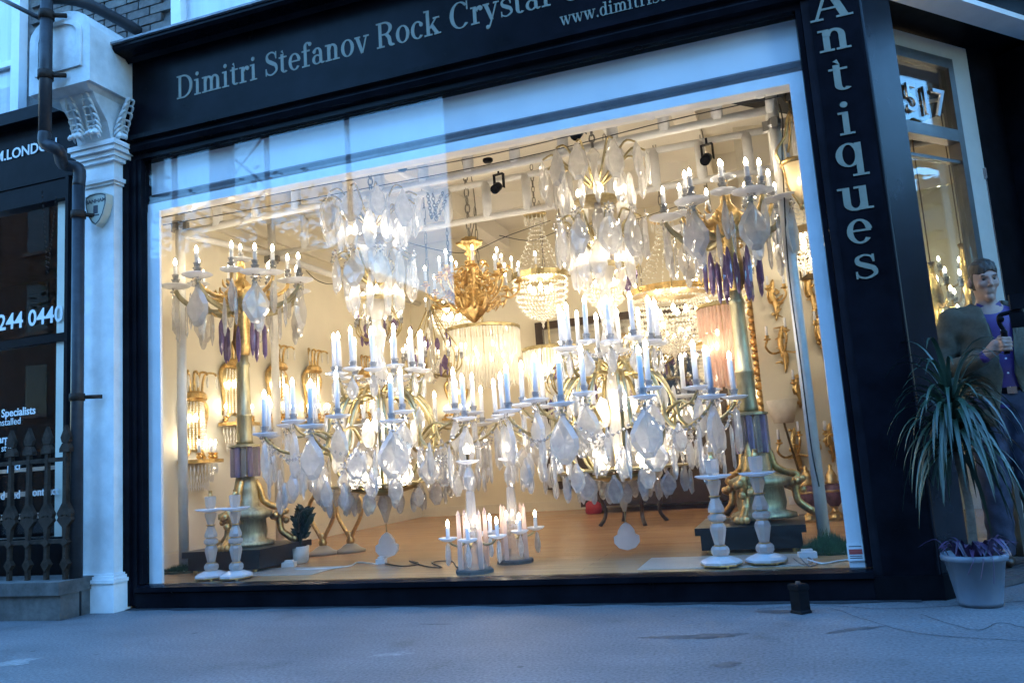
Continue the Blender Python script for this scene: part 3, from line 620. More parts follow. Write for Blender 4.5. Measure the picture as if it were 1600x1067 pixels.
nbp(MB().box(-9, -5.0, 2.6, 2.7, 0, 3.6).box(-9, -5.0, .15, 2.6, .0, .1).box(-9, -5.0, .2, 2.6, 3.3, 3.4), 'dark_interior', 'dark_interior')
nbp(MB().box(-9, -5.05, .5, .6, .62, .66).box(-9, -5.05, .5, .6, .80, .84).box(-9, -5.05, .5, .6, 1.0, 1.03), 'display_shelf', 'steel')
def ntext(s, px, py, size, y=.0, **k):
    p = onY(px, py, y); sans(s, size, 'sign_white', nb, Matrix.Translation((p.x + 5.6, y - .05 - .002, p.z)) @ FACE_Y, .001, 'lettering', **k)
ntext('OM.LONDON', 90, 231, .118, -.004, align='RIGHT', bold=.002); ntext('244 0440', 99, 501, .175, .055, align='RIGHT', bold=.003)
for s, px, py, sz, bd in (('g Specialists', 56, 646, .085, .0015), ('nstalled', 33, 662, .075, 0), ('arpe', 20, 690, .08, .0015), ('stal', 18, 704, .075, 0), ('peci', 32, 733, .08, .0015), ('s', 46, 732, .08, .0015), ('d', 8, 780, .085, .001), ('Bed', 32, 778, .085, .001), ('Contract', 92, 772, .085, .001)):
    ntext(s, px, py, sz, .055, align='RIGHT', bold=bd)
# chain hanging in neighbour
ch = thing('hanging_chain', 'thin looped chain hanging inside the neighbouring dark window', 'chain', onY(76, 300, -.02))
m = MB(); A = onY(66, 300, -.02); B = onY(88, 310, -.02); Cc = onY(74, 430, -.02); o0 = ch.location
for i in range(34):
    t = i / 33; p = (A.lerp(Cc, t * 2) if t < .5 else Cc.lerp(B, t * 2 - 1)) - o0
    m.tube([p + Vector((-.007, 0, -.012)), p + Vector((.007, 0, .0)), p + Vector((-.007, 0, .012))], .004, 4)
build(m, 'chain_links', 'iron', ch)
# iron railing on a stone plinth
rl = thing('iron_railing', 'rusty cast iron railing with spear finials on a stone kerb', 'railing', (-4.9, -.3, 0))
rz0 = .245
def bar():
    m = MB()
    def dia(z, h, w): m.add([(w, 0, z), (0, -.016, z), (-w, 0, z), (0, .016, z), (0, 0, z + h), (0, 0, z - h)], [(0, 1, 4), (1, 2, 4), (2, 3, 4), (3, 0, 4), (1, 0, 5), (2, 1, 5), (3, 2, 5), (0, 3, 5)])
    m.box(-.013, .013, -.013, .013, 0, .84)
    m.prism([(0, 1.02), (-.042, .935), (-.03, .90), (.03, .90), (.042, .935)], -.012, .012)
    m.prism([(-.045, .86), (-.045, .835), (.045, .835), (.045, .86), (.02, .895), (-.02, .895)], -.018, .018)
    m.prism([(-.036, .10), (0, .15), (.036, .10), (0, .05)], -.017, .017)
    m.prism([(-.033, .24), (0, .27), (.033, .24), (0, .21)], -.019, .019)
    m.prism([(-.012, .62), (.012, .62), (.018, .50), (.065, .43), (.05, .40), (.02, .42), (-.02, .42), (-.05, .40), (-.065, .43), (-.018, .50)], -.0155, .0155)
    m.prism([(-.012, .28), (.012, .28), (.02, .34), (.065, .385), (.05, .41), (-.05, .41), (-.065, .385), (-.02, .34)], -.0145, .0145)
    return m.mesh('baluster', 'iron')
bme = bar()
for i in range(14): obj('baluster', bme, rl, (.255 - i * .165, 0, rz0))
for z in (.775, .235): build(MB().box(-3, .28, -.01, .01, rz0 + z, rz0 + z + .028), 'rail', 'iron', rl)
kb = tag(build(MB().box(-3.2, .33, -.12, .25, .16, .243).box(-3.2, .32, -.10, .25, .001, .1595), 'stone_kerb', 'stone', loc=(-4.9, -.3, 0)), 'weathered stone kerb under the iron railing', 'kerb')
# black stub on the pavement
sb = thing('pavement_stub', 'short rusty black metal stub standing on the pavement', 'post', onZ(1252, 957, 0))
build(MB().lathe([(.05, 0), (.048, .01), (.044, .015), (.043, .105), (.049, .11), (.049, .13), (.042, .136), (0, .136)], 4), 'body', 'black_satin', sb)
build(MB().lathe([(.012, .136), (.012, .146), (0, .147)], 6), 'bolt', 'steel', sb)

# ================================================================== ACROSS THE STREET (seen as reflections in the panes)
def far_block(name, label, x0, x1, y, h, roof=None, at=None, depth=10):
    t = thing(name, label, 'building', at[0] if at else ((x0 + x1) / 2, y, 0), at[1] if at else 0); cx = (x0 + x1) / 2
    if roof: build(MB().prism([(x0 - cx, 0), (x1 - cx, 0), (x1 - cx, roof[1]), (x0 - cx, roof[0])], -8, 0), 'wall', 'far_brick', t)
    else:
        build(MB().box(x0 - cx, x1 - cx, -depth, 0, 0, h), 'wall', 'far_brick', t)
        build(MB().box(x0 - cx - .2, x1 - cx + .2, -depth, .25, h, h + .5), 'roof', 'far_roof', t)
    wm = MB().box(-.55, .55, 0, .04, 0, 1.9).mesh('window', 'far_window'); sm = MB().box(-.7, .7, 0, .15, -.15, 0).mesh('sill', 'stone')
    top = min(roof) if roof else h
    for k in range(int((x1 - x0) / 2.6)):
        for z in [3.8 + 3.2 * i for i in range(int((top - 4.5) / 3.2) + 1)]:
            w = obj('window', wm, t, (x0 - cx + 1.5 + k * 2.6, .001, z)); obj('sill', sm, w)
    return t
far_block('terrace', 'tall dark brick terrace mirrored in the right half of the display window', -9.3, 22, -18, 17)
far_block('low_house', 'low dark house with sloping roof mirrored in the display window', -16.5, -9.5, -18.2, 8, (9.4, 5.6))
far_block('far_terrace', 'long low dark terrace mirrored behind the leafy tree in the window', -22.6, -17, -19, 8.5)
far_block('tall_house_row', 'tall dark house row mirrored in the neighbouring shop glass', -60, -24.2, -19, 17, depth=1.5)
far_block('side_terrace', 'dark terrace down the side street mirrored in the entrance glass', -20, 20, 0, 8, None, ((24, 12, 0), R_(90)))
# mirrored street lamp
lp = onY(545, 330, 11); sl = thing('street_lamp', 'tall street lamp mirrored as a thin dark post in the display window', 'street lamp', (lp.x, -11, 0))
top = onY(545, 160, 11).z
build(MB().lathe([(.11, 0), (.10, 1.2), (.07, 1.25), (.06, top)], 10), 'post', 'pipe', sl, True)
hx = onY(590, 168, 11).x - lp.x
build(MB().tube([(0, 0, top - .05), (hx, 0, top + .05)], .03, 6), 'arm', 'pipe', sl)
build(MB().ball((hx, 0, top - .02), .30, 12, 6, .35), 'lantern', 'pipe', sl, True)
# lattice mast
mx0, mx1 = onY(305, 300, 18).x, onY(385, 230, 18).x; mw = mx1 - mx0
lm = thing('lattice_mast', 'dark lattice mast mirrored at the upper left of the display window', 'mast', ((mx0 + mx1) / 2, -18, 0))
for sx_ in (-1, 1):
    for sy in (-1, 1): build(MB().box(sx_ * mw / 2 - .07, sx_ * mw / 2 + .07, sy * mw / 2 - .07, sy * mw / 2 + .07, 0, 17), 'leg', 'far_roof', lm)
build(MB().box(-.3, .3, -.3, .3, 0, 17), 'core', 'far_roof', lm)
for k in range(8):
    for s in (-1, 1): build(MB().tube([(-s * mw / 2, -mw / 2, 1 + k * 2), (s * mw / 2, -mw / 2, 3 + k * 2)], .05, 4), 'brace', 'far_roof', lm)
# tree
def tree(label, x, y, h, r, n, seed):
    rr = random.Random(seed); t = thing('street_tree', label, 'tree', (x, y, 0), group='trees across the street')
    m = MB().tube(smooth_pts([(0, 0, 0), (.1, 0, h * .3), (-.1, .1, h * .55), (.1, 0, h * .9)], 3), [.3, .27, .25, .23, .21, .19, .15, .12, .08, .04], 7)
    tips = []
    for k in range(14):
        a = rr.random() * 6.28; z0 = h * rr.uniform(.35, .75); e = Vector((r * rr.uniform(.6, 1) * math.cos(a), r * rr.uniform(.6, 1) * math.sin(a), z0 + h * rr.uniform(.05, .25)))
        m.tube(smooth_pts([(0, 0, z0), e * .5 + Vector((0, 0, z0 * .5 + .2)), e], 3), [.09, .08, .07, .06, .05, .035, .02], 5); tips.append(e)
    build(m, 'trunk', 'bark', t)
    lf = MB()
    for _ in range(n):
        c = rr.choice(tips) + Vector((rr.gauss(0, .6), rr.gauss(0, .6), rr.gauss(0, .55))); s = rr.uniform(.08, .16)
        u = Vector((rr.gauss(0, 1), rr.gauss(0, 1), rr.gauss(0, 1))).normalized(); v, w = basis(u)
        lf.add([c - v * s, c + w * s * .5, c + v * s, c - w * s * .5], [(0, 1, 2, 3)])
    build(lf, 'crown', 'leaf_tree', t)
tree('leafy street tree mirrored at the far left of the display window', -18.5, -16.5, 9.8, 3.2, 2600, 1)
tree('loose leafed street tree mirrored left of the lamp post in the window', -14.6, -16.0, 9.0, 2.2, 1500, 2)

tree('bare branched tree mirrored in the entrance fanlight above the house number', 8.6, 3.6, 5.6, 1.6, 500, 3)
# ================================================================== DISPLAY FRAME (white tubular truss)
fr = thing('display_truss', 'white tubular ladder truss frame carrying the hanging chandeliers', 'truss', (-2.3, 1.5, FL))
F0 = Vector((2.3, -1.5, -FL))
ends = [(Vector((-4.72, .9, 2.905)), Vector((.115, 1.12, 3.085)), .33), (Vector((-4.72, 2.2, 3.01)), (Vector((1.45, 2.2, 3.02))), .33)]
pm_ = lambda a, c, r: MB().tube([a + F0, c + F0], r, 10)
for k, (a, c, h) in enumerate(ends):
    u = Vector((0, 0, h))
    build(pm_(a, c, .03), 'rail', 'truss_white', fr, True); build(pm_(a + u, c + u, .03), 'rail', 'truss_white', fr, True)
    nr = 13 if k == 0 else 16
    for i in range(1, nr):
        p = a.lerp(c, i / nr); build(pm_(p, p + u, .042), 'rung', 'truss_white', fr, True)
for p, zt in ((Vector((-4.72, .9, FL)), 3.3), (Vector((.115, 1.12, FL)), 3.5), (Vector((-4.72, 2.2, FL)), 3.4), (Vector((1.45, 2.2, FL)), 3.4)):
    build(pm_(p, Vector((p.x, p.y, zt)), .04), 'post', 'truss_white', fr, True)
    m = MB().ball(Vector((p.x, p.y, 2.98)) + F0, .055, 8, 5)
    for q in range(4): m.box(p.x + F0.x - .02 + .06 * math.cos(q * 1.57), p.x + F0.x + .02 + .06 * math.cos(q * 1.57), p.y + F0.y - .02 + .06 * math.sin(q * 1.57), p.y + F0.y + .02 + .06 * math.sin(q * 1.57), 2.93 - FL, 3.0 - FL)
    build(m, 'clamp', 'steel', fr)
for x0, x1 in ((-4.72, -4.72), (-2.94, -2.94), (-1.13, -1.13), (.1, .1)):
    za = 2.905 + (x0 + 4.72) / 4.84 * .18
    build(pm_(Vector((x0, .95, za + .33)), Vector((x1, 2.2, 3.35)), .03), 'cross_rail', 'truss_white', fr, True)
    if x0 in (-4.72, .1): build(pm_(Vector((x0, .95, za)), Vector((x1, 2.2, 3.015)), .03), 'cross_rail', 'truss_white', fr, True)
build(pm_(Vector((-4.72, 2.2, 3.01)), Vector((-4.72, 5.6, 3.05)), .035), 'cross_rail', 'truss_white', fr, True)

# ================================================================== CRYSTAL AND CANDLE PARTS
def pend_mesh(kind, mat):
    def mk():
        m = MB(); n = 16; out = []
        for i in range(n):
            a = 2 * math.pi * i / n; x, z = math.sin(a), math.cos(a)        # z=1 top
            if kind == 'pear':   w = .255 * (1 - .6 * max(0, z) ** 1.1) * (1 + .13 * (i % 2)); zz = -.52 + .47 * z * (1.09 if i % 2 else 1)
            elif kind == 'kite': w = .315 * (1 - .80 * max(0, z) ** .9 - .18 * max(0, -z) ** 2) * (1 + .10 * (i % 2)); zz = -.52 + .5 * z * (1.04 if i % 2 else 1)
            elif kind == 'oval': w = .19 * (1 - .2 * max(0, z)); zz = -.5 + .5 * z
            elif kind == 'drop': w = .105 * (1 - .55 * max(0, z)); zz = -.5 + .5 * z
            else:                w = .055; zz = -.5 + .5 * z                 # icicle
            out.append((x * w, zz))
        t = {'pear': .075, 'kite': .09, 'oval': .07, 'drop': .07, 'icicle': .045}[kind]
        cx = sum(p[0] for p in out) / n; cz = sum(p[1] for p in out) / n - (.06 if kind in ('pear', 'kite') else 0)
        vs = [(x, 0, z) for x, z in out]
        rj = random.Random(len(kind) * 7 + len(mat))
        for s in (-1, 1): vs += [(cx + (x - cx) * rj.uniform(.66, .84), s * t * rj.uniform(.7, 1.0), cz + (z - cz) * rj.uniform(.68, .82)) for x, z in out]
        vs += [(cx + .02, -t * .72, cz - .03), (cx - .02, t * .72, cz)]; fs = []
        for i in range(n):
            j = (i + 1) % n
            fs += [(i, j, n + j, n + i), (j, i, 2 * n + i, 2 * n + j), (n + i, n + j, 3 * n), (2 * n + j, 2 * n + i, 3 * n + 1)]
        m.add(vs, fs)
        me = m.mesh('pendeloque', mat); return me
    return cached(('pend', kind, mat), mk)
def rosette_mesh():
    def mk():
        m = MB()
        for i in range(8):
            a = i * math.pi / 4; c, s = math.cos(a), math.sin(a)
            m.add([(0, -.012, 0), (.028 * c - .010 * s, -.004, .028 * s + .010 * c), (.05 * c, -.002, .05 * s), (.028 * c + .010 * s, -.004, .028 * s - .010 * c), (.025 * c, .008, .025 * s)],
                  [(0, 1, 2), (0, 2, 3), (4, 2, 1), (4, 3, 2)])
        m.octa((0, -.012, 0), .012); return m.mesh('rosette', 'quartz_clear')
    return cached('rosette', mk)
def pend(parent, kind, loc, h, az, wide=1.0, mat='quartz', ros=False, tilt=0):
    """hang a drop from loc; az = direction (radians) its flat face looks along"""
    o = obj('pendeloque', pend_mesh(kind, mat), parent, loc, (tilt, 0, az + math.pi / 2), (h * wide, h * wide, h))
    if ros: obj('rosette', rosette_mesh(), o, (0, -.06, .02), (0, 0, 0), (1 / (h * wide), 1 / (h * wide), 1 / h))
    return o
def candle(parent, loc, h=.24, r=.019, lit=True, cup=True):
    o = obj('candle', cached(('candle', h, r), lambda: MB().lathe([(r, 0), (r * .98, h - .006), (r * .7, h), (0, h)], 12).mesh('candle', 'candle', True)), parent, loc, (random.uniform(-.025, .025), random.uniform(-.025, .025), 0))
    if lit:
        k = min(1.25, r / .016)
        obj('flame_bulb', cached('bulb', lambda: MB().lathe([(.006, 0), (.011, .008), (.0135, .02), (.011, .034), (.005, .047), (0, .056)], 8).mesh('flame_bulb', 'bulb', True)), o, (0, 0, h + .001), (0, 0, 0), (k, k, k))
    if cup:
        obj('candle_cup', cached(('cup', r), lambda: MB().lathe([(r * .6, -.012), (r * 1.5, -.008), (r * 1.25, .02), (r * 1.75, .05), (r * 1.6, .05), (r * 1.1, .02)], 10).mesh('candle_cup', 'quartz_clear')), o)
    return o
def dish(parent, loc, r=.1):
    return obj('drip_pan', cached(('dish', r), lambda: MB().lathe([(.0, -.016), (r * .35, -.014), (r * .8, -.004), (r, .006), (r * .98, .011), (r * .5, .004), (0, .003)], 18, lobes=9, amp=.02).mesh('drip_pan', 'quartz_dish')), parent, loc)
def pol(r, a, z=0): return Vector((r * math.cos(a), r * math.sin(a), z))
def arm(parent, a, prof, r=.012, mat='brass', name='arm'):
    P = smooth_pts([(x, 0, z) for x, z in prof], 4); key = ('arm', tuple(prof), r, mat)
    me = cached(key, lambda: MB().tube(P, [r * (1.15 - .35 * i / len(P)) for i in range(len(P))], 7).mesh(name, mat, True))
    return obj(name, me, parent, (0, 0, 0), (0, 0, a))
def beads(parent, p, q, sag, n, r, mat='quartz_clear', name='bead_garland'):
    m = MB()
    for i in range(n + 1):
        t = i / n; c = Vector(p).lerp(Vector(q), t); c.z -= sag * 4 * t * (1 - t); m.octa(c, r * (1.25 if i == n // 2 else 1))
    return build(m, name, mat, parent)
def chain_links(parent, p0, p1, n, r=.012, mat='chain', name='chain'):
    m = MB(); p0 = Vector(p0); p1 = Vector(p1)
    for i in range(n):
        c = p0.lerp(p1, (i + .5) / n); hl = (p1 - p0).length / n * .62; u = Vector((1, 0, 0)) if i % 2 else Vector((0, 1, 0)); z = (p1 - p0).normalized()
        pts = [c + u * (math.cos(a) * r) + z * (math.sin(a) * hl) for a in [k * math.pi / 4 for k in range(9)]]
        m.tube(pts, r * .3, 4)
    return build(m, name, mat, parent)

# ================================================================== THE TWO GREAT ROCK CRYSTAL CHANDELIERS
def great_chandelier(label, x, y, rl, seed, rot):
    rr = random.Random(seed); zb = .165
    t = thing('rock_crystal_chandelier', label, 'chandelier', (x, y, zb), 0, 'great rock crystal chandeliers'); Z = lambda z: z - zb
    # stem of turned crystal
    build(MB().lathe([(.012, Z(.42)), (.03, Z(.48)), (.06, Z(.56)), (.03, Z(.63)), (.03, Z(.8)), (.055, Z(.95)), (.028, Z(1.1)), (.05, Z(1.25)), (.03, Z(1.4)), (.075, Z(1.55)), (.04, Z(1.68)), (.05, Z(1.75)), (.07, Z(1.83)), (.035, Z(1.95)),
                      (.06, Z(2.02)), (.085, Z(2.12)), (.045, Z(2.22)), (.03, Z(2.35)), (.05, Z(2.42)), (.05, Z(2.5)), (.025, Z(2.55)), (.025, Z(2.9)), (.05, Z(2.95)), (.02, Z(3.0))], 10), 'stem', 'quartz', t)
    chain_links(t, (0, 0, Z(3.0)), (0, 0, Z(3.36)), 7, .02)
    # crowns of drops around hidden bulbs
    for (zt, rad, n, ln, nb_) in ((2.93, .37, 11, .29, 5), (2.45, .30, 10, .30, 5)):
        for k in range(n):
            a = rot + 2 * math.pi * k / n + rr.uniform(-.08, .08)
            arm(t, a, [(.03, Z(zt - .22)), (.14, Z(zt - .12)), (rad * .75, Z(zt + .03)), (rad, Z(zt + .0))], .009)
            pend(t, rr.choice(('pear', 'oval', 'pear', 'kite')), pol(rad + .01, a, Z(zt)), ln * rr.uniform(.85, 1.12), a, rr.uniform(.85, 1.1), ros=(zt < 2.5))
            pend(t, rr.choice(('oval', 'pear', 'drop')), pol(rad * .68, a + .32, Z(zt - .16)), ln * rr.uniform(.85, 1.1), a + .32, rr.uniform(.85, 1.2))
        for k in range(n // 2):
            a = rot + 2 * math.pi * k / (n // 2) + .3
            pend(t, rr.choice(('drop', 'icicle')), pol(rad * .9, a, Z(zt - .05)), ln * .95, a, 1.1)
        for k in range(nb_):
            a = rot + 2 * math.pi * k / nb_
            obj('flame_bulb', soft_bulb(), t, pol(.15, a, Z(zt - .30)), (0, 0, 0), (1.2, 1.2, 1.1))
        build(MB().lathe([(.06, Z(zt - .34)), (.17, Z(zt - .325)), (.17, Z(zt - .318)), (.05, Z(zt - .32))], 14), 'crown_plate', 'brass', t)
    # upper candle ring
    n = 13
    for k in range(n):
        a = rot + 2 * math.pi * k / n; zd = 1.535 + (.02 if k % 2 else 0)
        arm(t, a, [(.05, Z(1.40)), (.16, Z(1.44)), (.24, Z(1.34)), (.31, Z(1.38)), (.335, Z(1.51))], .012)
        dish(t, pol(.335, a, Z(zd)), .07); candle(t, pol(.335, a, Z(zd + .006)), .255, .017)
        pend(t, 'kite' if k % 2 else 'oval', pol(.345, a, Z(1.50)), .17, a, 1.0)
        b2 = a + 2 * math.pi / n
        beads(t, pol(.335, a, Z(1.50)), pol(.335, b2, Z(1.50)), .05, 9, .010)
    # basket ribs
    for k in range(8):
        a = rot + .2 + k * math.pi / 4
        arm(t, a, [(.10, Z(1.43)), (.25, Z(1.40)), (.37, Z(1.25)), (.40, Z(1.05)), (.36, Z(.85)), (.24, Z(.69)), (.05, Z(.635))], .0125, 'brass', 'basket_rib')
        pend(t, 'pear', pol(.41, a, Z(1.26)), .19, a, 1.0); pend(t, 'oval', pol(.26, a + .39, Z(1.18)), .20, a + .39, 1.1)
        pend(t, 'kite', pol(.37, a + .39, Z(.98)), .17, a + .39)
    for k in range(8):
        a = rot + k * math.pi / 4
        obj('flame_bulb', soft_bulb(), t, pol(.15 + .05 * (k % 2), a, Z(.69 + .05 * (k % 3))), (0, 0, 0), (1.5, 1.5, 1.3))
        if k % 2: obj('flame_bulb', CACHE['bulb'], t, pol(.12, a, Z(1.12)), (0, 0, 0), (1.6, 1.6, 1.4))
    build(MB().lathe([(.0, Z(.62)), (.1, Z(.625)), (.25, Z(.665)), (.25, Z(.675)), (.05, Z(.645))], 16), 'basket_plate', 'brass', t, True)
    # lower great ring: arms with two lights
    n = 10
    for k in range(n):
        a = rot + 2 * math.pi * k / n
        arm(t, a, [(.10, Z(1.36)), (.28, Z(1.34)), (.40, Z(1.16)), (.44, Z(1.0)), (.55, Z(.94)), (rl * .86, Z(.99)), (rl * .97, Z(1.06)), (rl, Z(1.10))], .0125)
        arm(t, a + .13, [(.36, Z(1.02)), (.50, Z(1.12)), (rl * .72, Z(1.10)), (rl * .80, Z(1.17))], .010)
        zd = 1.125 + rr.uniform(-.012, .012); dish(t, pol(rl, a, Z(zd)), .088); candle(t, pol(rl, a, Z(zd + .006)), .25, .0175)
        p = pol(rl * .80, a + .13, Z(1.19)); dish(t, p, .088); candle(t, p + Vector((0, 0, .006)), .25, .0175)
        h = rr.uniform(.29, .35)
        pend(t, 'kite' if k % 3 else 'pear', pol(rl, a, Z(1.085)), h, a, 1.0, ros=True)
        pend(t, rr.choice(('pear', 'kite')), pol(rl * .80, a + .13, Z(1.14)), rr.uniform(.22, .27), a + .13, 1.0, ros=True)
        pend(t, rr.choice(('drop', 'pear')), pol(rl * .9, a + .33, Z(.98)), rr.uniform(.17, .25), a + .33, 1.1)
        pend(t, 'pear', pol(rl * .86, a + .02, Z(.78)), .19, a, 1.0); pend(t, 'icicle', pol(rl * .95, a - .14, Z(.95)), .30, a)
        beads(t, pol(rl * .97, a, Z(1.07)), pol(rl * .97, a + 2 * math.pi / n, Z(1.07)), .15, 15, .013)
        pend(t, 'pear', pol(rl * .66, a + .2, Z(.88)), rr.uniform(.16, .22), a + .2, 1.0, ros=True); pend(t, 'drop', pol(rl * .70, a - .2, Z(.84)), rr.uniform(.15, .22), a, 1.2)
    for k in range(24):
        a = rot + 2 * math.pi * (k + .5) / 24
        pend(t, rr.choice(('pear', 'oval', 'drop', 'kite')), pol(rr.uniform(.78, .97) * rl, a, Z(rr.uniform(.72, .92))), rr.uniform(.14, .22), a + rr.uniform(-.8, .8), rr.uniform(.9, 1.2))
    for k in range(18):
        a = rot + 2 * math.pi * (k + .5) / 18; r_ = rr.uniform(.52, .70) * rl
        pend(t, rr.choice(('pear', 'kite', 'drop')), pol(r_, a, Z(rr.uniform(.74, 1.02))), rr.uniform(.13, .22), a + rr.uniform(-.9, .9), rr.uniform(.9, 1.15), rr.choice(('quartz', 'quartz_clear')), ros=k % 2 == 0)
    n = 16
    for k in range(n):
        a = rot + 2 * math.pi * k / n
        pend(t, ('pear', 'oval', 'kite')[k % 3], pol(.46, a, Z(.69 + .03 * (k % 2))), rr.uniform(.15, .20), a + rr.uniform(-.5, .5), 1.05)
        pend(t, 'oval', pol(.30, a + .2, Z(.63)), .14, a + .2, 1.2)
    build(MB().lathe([(.455, Z(.70)), (.467, Z(.705)), (.467, Z(.715)), (.455, Z(.71))], 28), 'hoop', 'brass', t)
    # bottom finial plaque
    pts = [(0, 0), (.055, .015), (.085, .05), (.085, .09), (.06, .105), (.055, .13), (.03, .165), (0, .185), (-.03, .165), (-.055, .13), (-.06, .105), (-.085, .09), (-.085, .05), (-.055, .015)]
    fin = MB().prism(pts, -.02, .02).xf(Matrix.Rotation(R_(8), 4, 'Z') @ Matrix.Translation((0, 0, .0)))
    build(fin, 'finial', 'quartz_dish', t)
    build(MB().tube([(0, 0, .185), (0, 0, Z(.45))], .004, 5), 'finial_wire', 'brass', t)
    return t
def soft_bulb():
    return cached('softbulb', lambda: MB().lathe([(.006, 0), (.011, .008), (.0135, .02), (.011, .034), (.005, .047), (0, .056)], 8).mesh('flame_bulb', 'bulb_soft', True))
def candle_bulb():
    return cached('bulb', lambda: MB().lathe([(.006, 0), (.011, .008), (.0135, .02), (.011, .034), (.005, .047), (0, .056)], 8).mesh('flame_bulb', 'bulb', True))
candle_bulb()
great_chandelier('great rock crystal chandelier hanging between the left torchere and the small girandoles', -2.95, 1.0, .88, 11, .25)
great_chandelier('great rock crystal chandelier hanging beside the right torchere column', -1.14, 1.0, .80, 12, .1)

# ================================================================== TORCHERES
def torchere(label, x, y, zs, R, seed, rot, npurple=18, pm_='amethyst'):
    """zs: dict of heights"""
    rr = random.Random(seed); t = thing('torchere', label, 'candelabrum', (x, y, zs['pl']), 0, 'pair of brass torcheres'); Z = lambda z: z - zs['pl']
    zc0, zc1, zk, zd, ztop = zs['cuff'], zs['c0'], zs['c1'], zs['dish'], zs['top']
    # tripod base
    build(MB().lathe([(.21, Z(zs['pl'])), (.21, Z(zs['pl']) + .03), (.15, Z(zs['pl']) + .05), (.16, Z(zs['pl']) + .10), (.15, Z(zs['pl']) + .2), (.20, Z(zs['pl']) + .22), (.20, Z(zs['pl']) + .26), (.10, Z(zs['pl']) + .30), (.09, Z(zs['pl']) + .42), (.07, Z(zc0))], 12, lobes=3, amp=.13), 'pedestal', 'antique', t, True)
    m3 = MB()
    m3.tube(smooth_pts([(.07, 0, .50), (.11, 0, .42), (.13, 0, .34), (.20, 0, .29), (.27, 0, .27), (.25, 0, .20), (.26, 0, .10), (.31, 0, .05), (.35, 0, .02)], 4), .026, 8)
    for k in range(7): m3.ball((.25 + .05 * math.cos(k), .05 * math.sin(k), .17 + .012 * k), .028, 7, 4)
    for k in (-1, 0, 1): m3.ball((.36, k * .03, .02), .026, 7, 4)
    me = m3.mesh('paw_foot', 'gilt', True)
    for k in range(3): obj('paw_foot', me, t, (0, 0, 0), (0, 0, rot + k * 2.094 + .5))
    # cuff of purple glass sticks
    st_ = {c: MB().lathe([(.018, 0), (.022, .02), (.022, zc1 - zc0 - .01), (.016, zc1 - zc0 + .01)], 6).mesh('glass_stave', c) for c in ('amethyst_pale', 'quartz_clear')}
    for k in range(12):
        a = k * math.pi / 6; obj('glass_stave', st_['amethyst_pale' if k % 2 else 'quartz_clear'], t, pol(.095, a, Z(zc0)))
    build(MB().lathe([(.06, Z(zc0)), (.06, Z(zc1)), (.125, Z(zc1) + .005), (.125, Z(zc1) + .02), (.07, Z(zc1) + .03)], 16), 'cuff_core', 'antique', t)
    # column
    h = zk - zc1
    build(MB().lathe([(.066, Z(zc1) + .03), (.062, Z(zc1) + .06), (.059, Z(zc1) + h * .35), (.064, Z(zc1) + h * .36), (.064, Z(zc1) + h * .38), (.057, Z(zc1) + h * .39), (.046, Z(zk) - .05), (.054, Z(zk) - .04), (.054, Z(zk) - .02), (.043, Z(zk)), (.04, Z(zk) + .1)], 24, lobes=24, amp=.0), 'column', 'antique', t, True)
    # capital and upper shaft
    build(MB().lathe([(.045, Z(zk) + .05), (.07, Z(zk) + .15), (.05, Z(zd) - .22), (.11, Z(zd) - .14), (.12, Z(zd) - .05), (.06, Z(zd) + .03), (.035, Z(zd) + .06), (.03, Z(zd) + .16), (.022, Z(ztop) - .17), (.03, Z(ztop) - .15)], 16, lobes=8, amp=.12), 'capital', 'gilt', t, True)
    dish(t, (0, 0, Z(ztop) - .145), .09); candle(t, (0, 0, Z(ztop) - .14), .085, .014)
    # ring of purple drops
    for k in range(npurple):
        a = rot + k * 2 * math.pi / npurple; r = .11 if k % 2 else .19
        pend(t, 'icicle', pol(r, a, Z(zk) + (.28 if k % 2 else .32) + rr.uniform(-.03, .03)), .30, a, 1.25, pm_)
    m = MB()
    for k in range(60):
        a = rr.random() * 6.283; r = rr.uniform(.05, .22); z = Z(zd) - rr.uniform(.02, .26); c = pol(r, a, z)
        m.tube(smooth_pts([c, c + pol(.03, a, .02), c + pol(.05, a + rr.uniform(-.6, .6), rr.uniform(.03, .07))], 3), [.005, .010, .013, .014, .012, .008, .002], 5, .6)
    build(m, 'leaf_cluster', 'gilt', t, True)
    # two tiers of arms
    n = 7
    for k in range(n):
        a = rot + k * 2 * math.pi / n
        arm(t, a, [(.06, Z(zd) - .16), (.18, Z(zd) - .21), (.30, Z(zd) - .19), (R * .80, Z(zd) - .15), (R * .95, Z(zd) - .08), (R, Z(zd) - .03)], .022, 'antique')
        arm(t, a + .5, [(.06, Z(zd) - .05), (.16, Z(zd) - .10), (.26, Z(zd) - .08), (R * .70, Z(zd) - .02), (R * .74, Z(zd) + .03)], .018, 'gilt')
        for (aa, r, z, dr_) in ((a, R, zd, .115), (a + .5, R * .74, zd + .05, .09)):
            dish(t, pol(r, aa, Z(z)), dr_); candle(t, pol(r, aa, Z(z) + .05), .13, .016)
            obj('candle_cup', cached('bigcup', lambda: MB().lathe([(.012, 0), (.03, .005), (.022, .03), (.034, .055), (.03, .056), (.018, .03)], 10).mesh('candle_cup', 'quartz_clear')), t, pol(r, aa, Z(z) + .005))
        pend(t, 'kite', pol(R, a, Z(zd) - .05), .34, a, .95, 'quartz', True); pend(t, 'oval', pol(R * .97, a + .05, Z(zd) - .26), .20, a, 1.1)
        pend(t, 'drop', pol(R * .74, a + .5, Z(zd) - .0), .28, a + .5, 1.1); pend(t, 'icicle', pol(R * .6, a + .25, Z(zd) - .14), .32, a, 1.0)
        pend(t, 'icicle', pol(R * .9, a - .3, Z(zd) - .10), .30, a, .9, 'quartz_clear')
    return t
